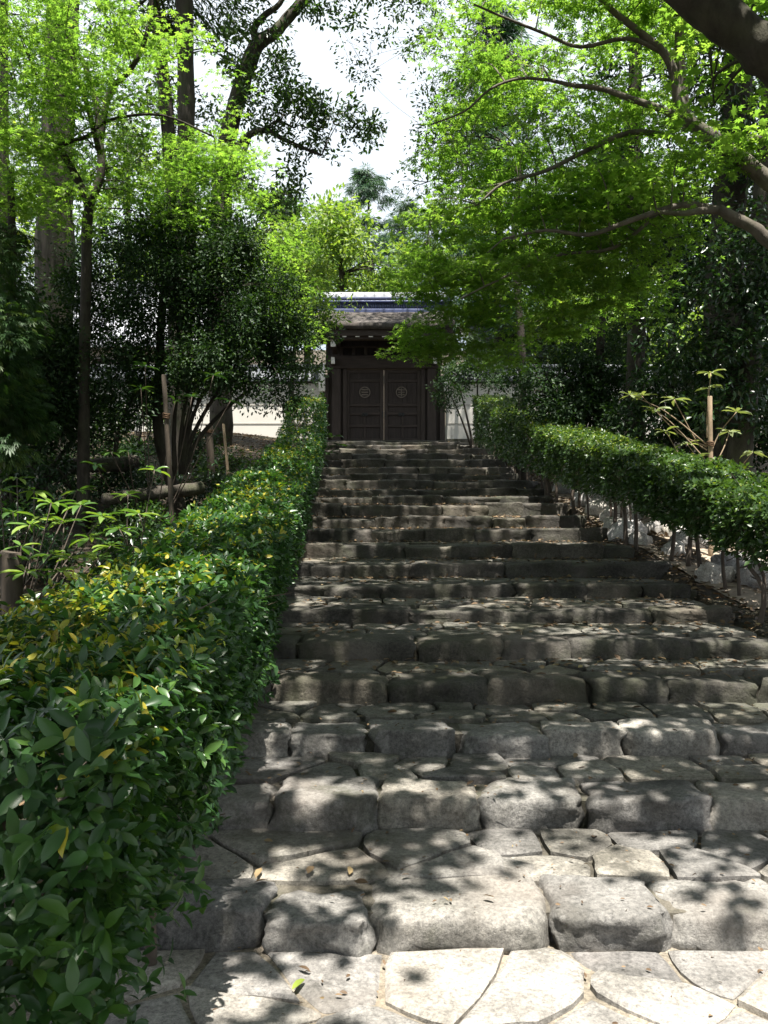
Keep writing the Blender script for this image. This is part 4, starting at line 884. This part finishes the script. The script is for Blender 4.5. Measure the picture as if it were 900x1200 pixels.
# --- trees behind the wall
def far_tree(name, label, px, py_top, py_bot, d, w, mat, nb, seed, kind='broad', L=.3):
    cr = np.random.default_rng(seed); x = (px-450)/F*d; t = Tree(name, label, gp(x, d, -.3), M['bark_dark'], 'tree', 'trees beyond the wall')
    top = P(px, py_top, d); b0 = gp(x, d, -.3); t.stem([b0, lerp(b0, top, .5), top-[0, 0, .2]], .02*w+.12, .05, 'trunk', 8)
    zb = EYE+(HY-py_bot)/F*d
    for k in range(nb):
        u = (k+.5)/nb; z = lerp(zb, top[2], u)
        if kind == 'needle': rr = w*(1-u)**.8*.5+.25; a = cr.uniform(0, 6.28); c = np.array([x+math.cos(a)*rr*.6, d+math.sin(a)*rr*.6, z]); t.blob(c, (rr*.7+.2, rr*.7+.2, .5), 7, 44, 'needle', .5, L*1.35, mat, T_SPRAY3)
        else:
            rr = w*.5*math.sin(math.pi*min(.95, max(.1, u*.9+.1)))**.6; a = cr.uniform(0, 6.28); c = np.array([x+math.cos(a)*rr*.55, d+math.sin(a)*rr*.55, z]); t.blob(c, (rr*.55, rr*.55, (top[2]-zb)/nb*1.3), 9, 46, 'broad', .52, L*1.1, mat, T_DIA, twig=k % 3 == 0)
    return t.done()
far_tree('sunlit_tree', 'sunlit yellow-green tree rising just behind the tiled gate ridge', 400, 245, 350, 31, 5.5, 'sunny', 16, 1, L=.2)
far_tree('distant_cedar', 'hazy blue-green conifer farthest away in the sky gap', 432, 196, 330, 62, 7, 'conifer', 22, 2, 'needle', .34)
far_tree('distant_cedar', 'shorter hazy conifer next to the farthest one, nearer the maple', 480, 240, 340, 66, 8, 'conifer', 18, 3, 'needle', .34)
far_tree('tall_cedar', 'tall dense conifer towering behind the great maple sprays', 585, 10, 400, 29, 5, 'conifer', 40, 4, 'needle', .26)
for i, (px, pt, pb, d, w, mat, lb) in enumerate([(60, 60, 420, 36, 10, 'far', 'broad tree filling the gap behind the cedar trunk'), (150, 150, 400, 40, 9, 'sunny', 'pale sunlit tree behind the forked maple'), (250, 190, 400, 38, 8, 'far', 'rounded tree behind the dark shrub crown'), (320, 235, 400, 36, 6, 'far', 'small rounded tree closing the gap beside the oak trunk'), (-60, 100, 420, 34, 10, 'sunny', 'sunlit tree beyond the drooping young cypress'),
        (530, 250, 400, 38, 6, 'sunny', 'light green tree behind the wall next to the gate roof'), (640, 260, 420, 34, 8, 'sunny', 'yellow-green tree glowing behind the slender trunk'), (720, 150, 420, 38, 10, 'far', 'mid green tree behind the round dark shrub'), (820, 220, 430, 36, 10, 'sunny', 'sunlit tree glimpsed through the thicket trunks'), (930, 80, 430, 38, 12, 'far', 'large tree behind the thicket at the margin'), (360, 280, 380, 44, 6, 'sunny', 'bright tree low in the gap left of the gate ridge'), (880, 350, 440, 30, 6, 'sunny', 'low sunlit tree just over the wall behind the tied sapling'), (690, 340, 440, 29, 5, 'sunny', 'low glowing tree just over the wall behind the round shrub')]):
    far_tree('background_tree', lb, px, pt, pb, d, w, mat, 18, 30+i, L=.24)

# ------------------------------------------------------------------ hedges
def hedge(name, label, y0, y1, xc, half, hgt, low, mat, whorls, leafL, seed, stem_n, near_parts=0, near_y=5.0, endface=True, newf=None, tplf=T_SIX):
    rg = np.random.default_rng(seed)
    ym = (y0+y1)/2; root = empty(name, (xc(y0), y0+.3, prof(y0+.3)), label, 'hedge')
    ylist = np.linspace(y0, y1, 200); pz = np.array([prof(v) for v in ylist])
    def sample(n, ya, yb):
        y = rg.uniform(ya, yb, n); f = rg.random(n); g = np.interp(y, ylist, pz); xcv = xc(y); h = hgt(y); lo = low(y)
        side_w = h-lo; tot = 2*half+side_w*1.6; topf = f < 2*half/tot; s1 = (~topf) & (f < (2*half+side_w)/tot); s2 = ~(topf | s1)
        u = rg.uniform(-1, 1, n); v = rg.random(n)**.75
        x = np.where(topf, u*half, half); z = np.where(topf, h, lo+(h-lo)*v)
        x = np.where(s2, -x, x) if endface != 'right' else np.where(s1, -x, x)
        nx_ = np.where(topf, u*.4, np.sign(x)); nz_ = np.where(topf, 1.0, .35+.5*(z-lo)/np.maximum(h-lo, .1))
        # rounded shoulders
        sh = np.maximum(0, np.abs(x)-half*.72)/(half*.28); z = np.where(topf, z-.13*sh*sh, z)
        dep = np.minimum(rg.exponential(.06, n), .28); no = nrm(np.stack([nx_, np.zeros(n), nz_], 1))
        pos = np.stack([xcv+x, y, g+z], 1)
        bumpv = np.array([noise.noise(Vector((p[0]*2.4, p[1]*2.4, p[2]*2.4)))*.09+noise.noise(Vector((p[0]*6, p[1]*6, p[2]*6)))*.05 for p in pos])
        pos += no*(bumpv-dep)[:, None]; rel = (pos[:, 2]-g)/h
        return pos, no, rel, dep
    def endcap(n, ya, sg):
        u = rg.uniform(-1, 1, n); v = rg.random(n)**.8; h = hgt(np.full(n, ya)); lo = low(np.full(n, ya)); g = np.full(n, prof(ya)); dep = np.minimum(rg.exponential(.09, n), .35)
        pos = np.stack([xc(np.full(n, ya))+u*half, np.full(n, ya)-sg*dep*-1*-1+rg.normal(0, .05, n), g+lo+(h-lo)*v], 1); pos[:, 1] = ya+sg*(-dep)*-1*(1 if sg < 0 else -1)+rg.normal(0, .05, n)
        return pos, np.tile(np.array([0, float(sg), .4]), (n, 1)), (pos[:, 2]-g)/h, dep
    def whorl(pos, no, rel, L, k):
        n = len(pos); tip = nrm(no*.8+np.array([0, 0, .45])+rg.normal(0, .42, (n, 3)))
        a = nrm(np.cross(tip, rg.normal(size=(n, 3)))); b_ = np.cross(tip, a)
        P_, A_, N_, L_, T_ = [], [], [], [], []
        base_t = rg.random(n)
        for j in range(k):
            th = 2*math.pi*j/k+rg.uniform(-.5, .5, n); rd = a*np.cos(th)[:, None]+b_*np.sin(th)[:, None]
            el = rg.uniform(.15, .95, n)[:, None]; ax = nrm(rd*(1-el*.55)+tip*el*.7+np.array([0, 0, -.12])); N_.append(nrm(tip*(1.1-el*.6)-rd*el*.6+rg.normal(0, .15, (n, 3))))
            P_.append(pos+tip*rg.uniform(-.025, .02, n)[:, None]); A_.append(ax); L_.append(L*rg.uniform(.65, 1.2, n)); T_.append(np.clip(.12+.42*base_t+rg.normal(0, .10, n), 0, .68))
        P_, A_, N_, L_, T_ = map(np.concatenate, (P_, A_, N_, L_, T_))
        if newf is not None:
            nf = np.tile(newf(pos, rel), k); hit = rg.random(len(P_)) < nf; T_ = np.where(hit, rg.beta(3, 2, len(P_))*.26+.70, T_); L_ = np.where(hit, L_*.8, L_)
        return P_, A_, N_, L_, T_
    sets = []
    for (n, ya, yb) in whorls:
        p, no, rel, dep = sample(n, ya, yb); sets.append(whorl(p, no, rel, leafL, 5))
    if near_parts:                                       # straggling shoots low on the near face
        n_ = 150; y = rg.uniform(1.9, 4.2, n_); g = np.interp(y, ylist, pz); p = np.stack([xc(y)+half*rg.uniform(.3, .98, n_), y, g+rg.uniform(.08, .5, n_)], 1)
        sets.append(whorl(p, np.tile(np.array([.8, -.5, .2]), (n_, 1)), np.full(n_, .3), leafL, 4))
    if endface is True: p, no, rel, dep = endcap(500, y0, -1); sets.append(whorl(p, no, rel, leafL, 5))
    p, no, rel, dep = endcap(500, y1, 1); sets.append(whorl(p, no, rel, leafL, 4))
    P_, A_, N_, L_, T_ = [np.concatenate([s_[i] for s_ in sets]) for i in range(5)]
    dist = np.linalg.norm(P_-np.array([0, 0, EYE]), axis=1)
    if near_parts:
        vis = (np.abs(P_[:, 0]) < .43*P_[:, 1]) & (EYE-P_[:, 2] < .57*P_[:, 1])
        # largest on screen first, thinned so they are spread over the near face
        order = np.argsort(np.where(vis, dist/L_*(1+.8*rg.random(len(dist))), 1e9))[:near_parts]; mk = np.zeros(len(P_), bool); mk[order] = True
        var = []
        for q in range(8):
            me = mesh_np('leaf', T_OVAL[0]*np.array([rg.uniform(.85, 1.25), 1, rg.uniform(.5, 1.8)]), T_OVAL[1], mat, np.full(len(T_OVAL[0]), [.1, .2, .3, .38, .45, .52, .62, .8][q]), smooth=True); var.append(me)
        for i in np.where(mk)[0]:
            ax = nrm(A_[i]); sd = nrm(np.cross(ax, N_[i])); no = np.cross(sd, ax)
            q = int(np.argmin(np.abs(np.array([.1, .2, .3, .38, .45, .52, .62, .8])-T_[i])))
            o = put('leaf', var[q], root); Mx = Matrix(((sd[0], ax[0], no[0], P_[i][0]), (sd[1], ax[1], no[1], P_[i][1]), (sd[2], ax[2], no[2], P_[i][2]), (0, 0, 0, 1)))
            o.matrix_basis = Mx @ Matrix.Diagonal((L_[i], L_[i], L_[i], 1))
        P_, A_, N_, L_, T_ = [a_[~mk] for a_ in (P_, A_, N_, L_, T_)]
    nearm = P_[:, 1] < near_y
    if nearm.any():
        o = put('foliage', leaf_mesh('foliage', P_[nearm], A_[nearm], N_[nearm], L_[nearm], T_[nearm], T_OVAL, mat, False), root); o['kind'] = 'stuff'
    midm = ~nearm & (P_[:, 1] < 8) if near_parts else nearm & False; farm = ~nearm & ~midm
    for mk_, tp_ in ((midm, T_SIX), (farm, T_DIA2)):
        if mk_.any(): o = put('foliage', leaf_mesh('foliage', P_[mk_], A_[mk_], N_[mk_], L_[mk_]*1.1, T_[mk_], tp_, mat, False), root); o['kind'] = 'stuff'
    # stems and twigs
    tw = MB()
    for k in range(stem_n):
        y = y0+.12+(y1-y0-.2)*(k+rg.uniform(-.3, .3)+.5)/stem_n; h = float(hgt(np.array([y]))[0]); x = float(xc(np.array([y]))[0])+rg.uniform(-.22, .22)*half/.4
        b0 = np.array([x, y, prof(y)-.1]); p = [b0, b0+[rg.uniform(-.04, .04), rg.uniform(-.04, .04), h*.35], b0+[rg.uniform(-.1, .1), rg.uniform(-.1, .1), h*.62], b0+[rg.uniform(-.2, .2), rg.uniform(-.15, .15), h*.95]]
        r = rg.uniform(.016, .026) if half < .42 else rg.uniform(.015, .032)
        MB().tube(smooth_path(p, 3), np.linspace(r, r*.35, 10), 7).build('stem', M['stem'], root)
        nb = 16 if y < 6 else 7
        for j in range(nb):
            z = rg.uniform(.25, .95)*h; a = rg.uniform(0, 6.28); q0 = b0+[0, 0, z+.05]; ln = rg.uniform(.2, half*.95)
            q1 = q0+[math.cos(a)*ln, math.sin(a)*ln, rg.uniform(.0, .22)]; tw.tube(smooth_path([q0, (q0+q1)/2+rg.normal(0, .03, 3), q1], 3), np.linspace(.006, .0022, 7), 4, cap=False)
    o = tw.build('twigs', M['twig'], root); o['kind'] = 'stuff'
    return root
def new_left(pos, rel):
    p = np.array([max(0, noise.noise(Vector((q[0]*1.6+3, q[1]*.9, 0)))) for q in pos])
    f = (rel > .9)*(.14+.75*p)
    f += (rel > .86)*((pos[:, 1] > 2.7) & (pos[:, 1] < 4.6) & (pos[:, 0] < -.95))*.3
    return np.clip(f, 0, .9)
hedge('leafy_hedge', 'large glossy broadleaf hedge with yellow new shoots lining the steps, nearest the viewer', 1.75, 20.6, lambda y: -.84-.045*y, .40, lambda y: np.interp(y, [2.6, 3.4, 4.4, 5.5, 7, 15, 17.3, 18.6, 21], [1.12, 1.08, .95, .86, .80, .80, .95, 1.32, 1.36]), lambda y: np.interp(y, [2, 3.4, 5], [.52, .42, .16]), M['hedge'],
      [(2900, 1.75, 3.2), (2800, 3.2, 5.2), (4000, 5.2, 10), (4600, 10, 20.6)], .056, 41, 30, near_parts=300, near_y=3.4, newf=new_left)
def new_right(pos, rel):
    return np.clip((rel > .88)*(.10+.25*(pos[:, 1] > 10)), 0, .6)
hedge('clipped_hedge', 'clipped small-leaved hedge on bare stems across the steps, boulders behind it', 6.0, 20.8, lambda y: 3.28-.037*y, .43, lambda y: np.interp(y, [6, 8, 10, 15, 21], [.96, 1.0, 1.08, 1.2, 1.36]), lambda y: np.interp(y, [6, 9, 14, 21], [.52, .54, .42, .22]), M['hedge_right'],
      [(5200, 6.0, 9), (6000, 9, 14), (5600, 14, 20.8)], .054, 43, 34, near_parts=0, near_y=0, endface='right', newf=new_right, tplf=T_DIA)

# ------------------------------------------------------------------ large-leaved young plants
def leaf_obj(me, root, p, ax, no, L, wd=1.0):
    ax = nrm(np.asarray(ax, float)); sd = nrm(np.cross(ax, no)); no = np.cross(sd, ax)
    o = put('leaf', me, root)
    o.matrix_basis = Matrix(((sd[0], ax[0], no[0], p[0]), (sd[1], ax[1], no[1], p[1]), (sd[2], ax[2], no[2], p[2]), (0, 0, 0, 1))) @ Matrix.Diagonal((L*wd, L, L, 1))
def big_plant(name, label, base, tips, mat, L, seed, cat='shrub', stemmat='stem', nl=(7, 10), leader=None):
    rg = np.random.default_rng(seed); root = empty(name, base, label, cat); base = np.asarray(base, float)
    ms = [mesh_np('leaf', T_LONG[0]*np.array([1, 1, z]), T_LONG[1], mat, np.full(len(T_LONG[0]), v), smooth=True) for v, z in ((.1, 1), (.35, 1.6), (.55, .6), (.75, 1.3), (.95, 1))]
    for tip in tips:
        tip = np.asarray(tip, float); mid = lerp(base, tip, .55)+rg.normal(0, .05, 3)-[0, 0, .05]; b_ = base
        if leader is not None:
            tz = max(.25, min(.9, (tip[2]-base[2])/(leader[2]-base[2])-.28)); b_ = lerp(base, leader, tz); mid = lerp(b_, tip, .5)+np.array([0, 0, -.12 if rg.random() < .6 else .10])+rg.normal(0, .04, 3)
        MB().tube(smooth_path([b_, mid, tip], 4), np.linspace(.008, .004, 9), 6).build('stem', M[stemmat], root)
        k = int(rg.integers(*nl))
        for j in range(k):
            th = 2*math.pi*j/k+rg.uniform(-.25, .25); el = rg.uniform(-.35, .35); ax = np.array([math.cos(th), math.sin(th), el])
            leaf_obj(ms[int(rg.integers(5))], root, tip+ax*.012, ax, np.array([-.3*math.cos(th)*el, -.3*math.sin(th)*el, 1])+rg.normal(0, .15, 3), L*rg.uniform(.75, 1.2), rg.uniform(.9, 1.25))
    return root
big_plant('rhododendron', 'rhododendron with pale whorled leaves beside the low stump behind the glossy hedge', gp(-2.55, 6.1, 0), [P(*q) for q in [(35, 615, 6.1), (60, 590, 6.0), (25, 640, 5.8), (50, 605, 6.4), (75, 612, 6.1), (95, 592, 6.4), (105, 630, 6), (60, 650, 5.7), (85, 655, 5.9), (15, 600, 6.2), (120, 605, 6.6), (40, 575, 6.5), (115, 655, 6.0), (70, 670, 5.6), (5, 655, 5.6), (30, 670, 5.5), (90, 575, 6.8), (130, 640, 6.3), (0, 575, 6.4), (20, 560, 6.8), (140, 665, 6.0)]], M['rhodo'], .14, 61)
big_plant('rhododendron', 'small rhododendron shoots with two bright leaf whorls beside the tall stake', gp(-1.78, 6.6, 0), [P(*q) for q in [(181, 551, 6.6), (163, 602, 6.5), (150, 580, 7.0), (140, 620, 6.6)]], M['rhodo'], .13, 62)
big_plant('rhododendron', 'shaded rhododendron with drooping whorls among the camellia stems', gp(-2.6, 10.0, 0), [P(*q) for q in [(130, 530, 9.2), (112, 545, 9), (150, 528, 9.4), (165, 455, 9.5), (205, 470, 9.5), (170, 430, 9.6), (225, 465, 9.6), (250, 440, 9.7), (270, 470, 9.6)]], M['glossy'], .15, 63, stemmat='twig')
big_plant('rhododendron', 'dark rhododendron with long drooping leaves at the top end of the glossy hedge', gp(-1.95, 18.6, 0), [P(*q) for q in [(375, 505, 18.6), (390, 512, 18.8), (365, 520, 18.4), (385, 530, 18.5), (350, 535, 18.2), (372, 540, 18.2), (395, 522, 18.9), (360, 500, 18.5)]], M['glossy'], .26, 64, stemmat='twig')
sap = [P(*q) for q in [(833, 437, 9.5), (863, 483, 9.4), (752, 464, 9.5), (738, 463, 9.6), (790, 468, 9.5), (780, 505, 9.5), (855, 505, 9.6), (882, 530, 9.3), (805, 520, 9.6), (830, 455, 9.6), (768, 480, 9.4), (815, 535, 9.5)]]
sb = gp(3.47, 9.5, 0)
big_plant('sapling', 'young large-leaved sapling with pale curving twigs tied to a stake behind the clipped hedge', sb, sap, M['rhodo_pale'], .145, 65, 'sapling', 'stake', (7, 10), leader=P(828, 440, 9.55))
def post(name, label, a, b_, r, mat, cat='stake', rope=None, group=None, sides=9):
    root = empty(name, a, label, cat, group)
    a = np.asarray(a, float); b_ = np.asarray(b_, float); p = [lerp(a, b_, t)+np.array([noise.noise(Vector((t*3, a[0], 1)))*.008, 0, 0]) for t in np.linspace(0, 1, 9)]+[b_+(b_-a)*.004]
    MB().tube(p, [r*(1.08-.12*t) for t in np.linspace(0, 1, 9)]+[r*.75], sides).build('shaft', mat, root)
    if rope is not None:
        for k in range(3): c = lerp(a, b_, rope)+np.array([0, 0, .018*k]); MB().tube([c+[math.cos(th)*(r+.008), math.sin(th)*(r+.008), .006*math.sin(2*th)] for th in np.linspace(0, 2*math.pi, 13)], .008, 5, cap=False).build('rope', M['rope'], root)
    return root
post('support_stake', 'pale round stake with rope tie holding the large-leaved sapling', gp(3.48, 9.42, -.15), P(832, 465, 9.42), .026, M['stake'], rope=.72)
post('support_stake', 'tall weathered stake standing against the camellia trunk', gp(-2.02, 8.6, -.15), P(192, 440, 8.6), .024, M['stake_dark'], rope=.8)
post('wooden_post', 'short dark post before the sunlit plaster wall', gp(-2.75, 14.2, -.1), P(245, 498, 14.2), .06, M['stake_dark'], 'post', rope=.9)
post('wooden_post', 'thin pale stick leaning near the short dark post', gp(-2.35, 13.6, -.1), P(262, 497, 13.6), .022, M['stake'], 'stick')
post('tree_stump', 'weathered low stump among the rhododendron leaves', gp(-2.32, 5.6, -.1), P(12, 648, 5.6), .07, M['stake_dark'], 'stump', sides=12)
def log(label, a, b_, r, seed):
    root = empty('fallen_log', a, label, 'log'); a = np.asarray(a, float); b_ = np.asarray(b_, float); rg = np.random.default_rng(seed)
    p = [lerp(a, b_, t)+np.array([0, rg.normal(0, .02), rg.normal(0, .008)]) for t in np.linspace(0, 1, 12)]
    MB().tube(p, [r*(1+rg.normal(0, .06)) for _ in p], 10).build('log_body', M['bark_cedar'], root)
log('pale log lying across the bank behind the glossy hedge', P(120, 585, 9.6), P(236, 572, 10.2), .07, 1)
log('mossy log edging the bank below the cedar roots', P(70, 548, 11.5), P(160, 542, 12.2), .10, 2)
log('thin log on the soil beyond the tied sapling', P(800, 556, 10.6), P(905, 558, 10.4), .05, 4)

# ------------------------------------------------------------------ boulders in the dry channel behind the clipped hedge
brg = np.random.default_rng(77)
bl = [(895, 706, 8.1, .34, 'pale boulder nearest the viewer in the dry channel, cut by the picture margin'), (862, 690, 8.5, .36, 'pale rounded boulder second from the near end of the dry channel'), (838, 702, 8.3, .26, 'small pale boulder hard against the near hedge stems')]
for i, (px, py, d, s_, lb) in enumerate(bl):
    p = P(px, py, d); p[2] = terrain(p[0], p[1])+s_*.22; put('boulder', rock('boulder', s_*1.3, s_*1.1, s_*.8, 500+i, n=7, amp=.08, ex=2.8, mat=M['boulder']), None, None, p); o = C.objects[-1]; tag(o, lb, 'boulder', 'boulders of the dry channel')
i = 0
for y in np.arange(8.2, 15.5, .5):
    for dx in (.0, .5, 1.0):
        if brg.random() < .22 or y < 9 and dx < .1: continue
        s_ = brg.uniform(.2, .40); x = 3.38-.03*y+dx+brg.uniform(-.15, .15); yy = y+brg.uniform(-.15, .15)
        o = put('boulder', rock('boulder', s_*1.3, s_*1.05, s_*.85, 520+i, n=6, amp=.05, ex=2.3, mat=M['boulder']), None, None, (x, yy, terrain(x, yy)+s_*.2)); o.rotation_euler = (brg.uniform(-.2, .2), brg.uniform(-.2, .2), brg.uniform(0, 6.28))
        tag(o, 'pale boulder lying among many alike in the dry channel behind the clipped hedge', 'boulder', 'boulders of the dry channel'); i += 1
vs = []; fs = []; yy = np.arange(7.2, 15, .25)
for y in yy:
    for x in np.linspace(3.2-.03*y, 5.0-.02*y, 8): vs.append((x, y, terrain(x, y)+.012+.01*noise.noise(Vector((x*5, y*5, 0)))))
for j in range(len(yy)-1):
    for i in range(7): fs.append([j*8+i, j*8+i+1, (j+1)*8+i+1, (j+1)*8+i])
o = MB().add(vs, fs, True).build('path', M['sand']); tag(o, 'pale sandy bed of the dry channel between the boulders', kind='structure')

# ------------------------------------------------------------------ fallen leaves
lrg = np.random.default_rng(90)
pos = []
for k in range(3, len(SD)):
    d, z = SD[k], SZ[k]; d2 = SD[k+1] if k+1 < len(SD) else 25.6
    n_ = 170 if k < 6 else 300
    y = d+.05+(d2-d-.06)*lrg.random(n_)**.6; x = xl(d)+.1+(xr(d)-xl(d)-.1)*lrg.random(n_)**.85
    pos.append(np.stack([x, y, np.full(n_, z+.022)], 1))
for k in range(3):
    y = SD[k]+.1+.6*lrg.random(14); pos.append(np.stack([lrg.uniform(-.9, 2.2, 14), y, np.full(14, SZ[k]+.022)], 1))
pos = np.concatenate(pos); n_ = len(pos); ax = lrg.normal(size=(n_, 3)); ax[:, 2] *= .15
o = put('leaf_litter', leaf_mesh('leaf_litter', pos, ax, np.array([0, 0, 1.0])+lrg.normal(0, .3, (n_, 3)), lrg.uniform(.035, .075, n_), lrg.beta(2, 2, n_)*.9+.05*lrg.random(n_), T_SIX, M['litter'], False)); tag(o, 'small dead leaves strewn over the steps', kind='stuff')
pos = []
for (x0, x1, y0, y1, n_) in [(-6.5, -1.6, 6, 25, 7500), (2.75, 3.4, 5.5, 20, 1800), (4.5, 9, 6, 20, 2000), (-2.0, -.75, 1.2, 6, 500)]:
    x = lrg.uniform(x0, x1, n_); y = lrg.uniform(y0, y1, n_); pos.append(np.array([(a, b_, terrain(a, b_)+.015) for a, b_ in zip(x, y)]))
pos = np.concatenate(pos); n_ = len(pos); ax = lrg.normal(size=(n_, 3)); ax[:, 2] *= .2
o = put('leaf_litter', leaf_mesh('leaf_litter', pos, ax, np.array([0, 0, 1.0])+lrg.normal(0, .35, (n_, 3)), lrg.uniform(.05, .11, n_), lrg.beta(2, 2, n_)*.92, T_SIX, M['litter'], False)); tag(o, 'brown leaf litter covering the wooded bank', kind='stuff')
pos = np.stack([lrg.uniform(-1, 2.3, 900), 1.9+lrg.random(900)*4.0, np.zeros(900)], 1)
pos[:, 2] = np.array([stair_z(y)+.018 for y in pos[:, 1]]); ax = lrg.normal(size=(900, 3)); ax[:, 2] *= .2
o = put('debris', leaf_mesh('debris', pos, ax, np.array([0, 0, 1.0])+lrg.normal(0, .4, (900, 3)), lrg.uniform(.008, .03, 900), lrg.beta(2, 2, 900)*.9, T_SIX, M['litter'], False)); tag(o, 'crumbs of dead leaf and grit on the lowest steps', kind='stuff')
for px, py, L_, a, v, lb in [(342, 1168, .075, .5, 1.0, 'yellow-green fallen leaf on the sunlit paving at the foot'), (456, 1118, .06, 1.2, 1.0, 'small yellow-green leaf at the foot of the widest edge stone'), (350, 1140, .05, 2.2, .3, 'small brown leaf near the yellow-green one on the paving')]:
    d = F*EYE/(py-HY); p = P(px, py, d); p[2] = .022
    me = mesh_np('fallen_leaf', T_LONG[0], T_LONG[1], M['litter'], np.full(len(T_LONG[0]), v), smooth=True)
    o = put('fallen_leaf', me, None, None, p); o.scale = (L_, L_, L_); o.rotation_euler = (.08, .1, -a); tag(o, lb, 'leaf')

tri = sum(len(p.vertices)-2 for me in bpy.data.meshes for p in me.polygons) if False else sum(len(me.loops)-2*len(me.polygons) for me in bpy.data.meshes)
print('TRIS', tri, 'PAVE', n_pave, 'SHAFTS', len(SHAFTS))
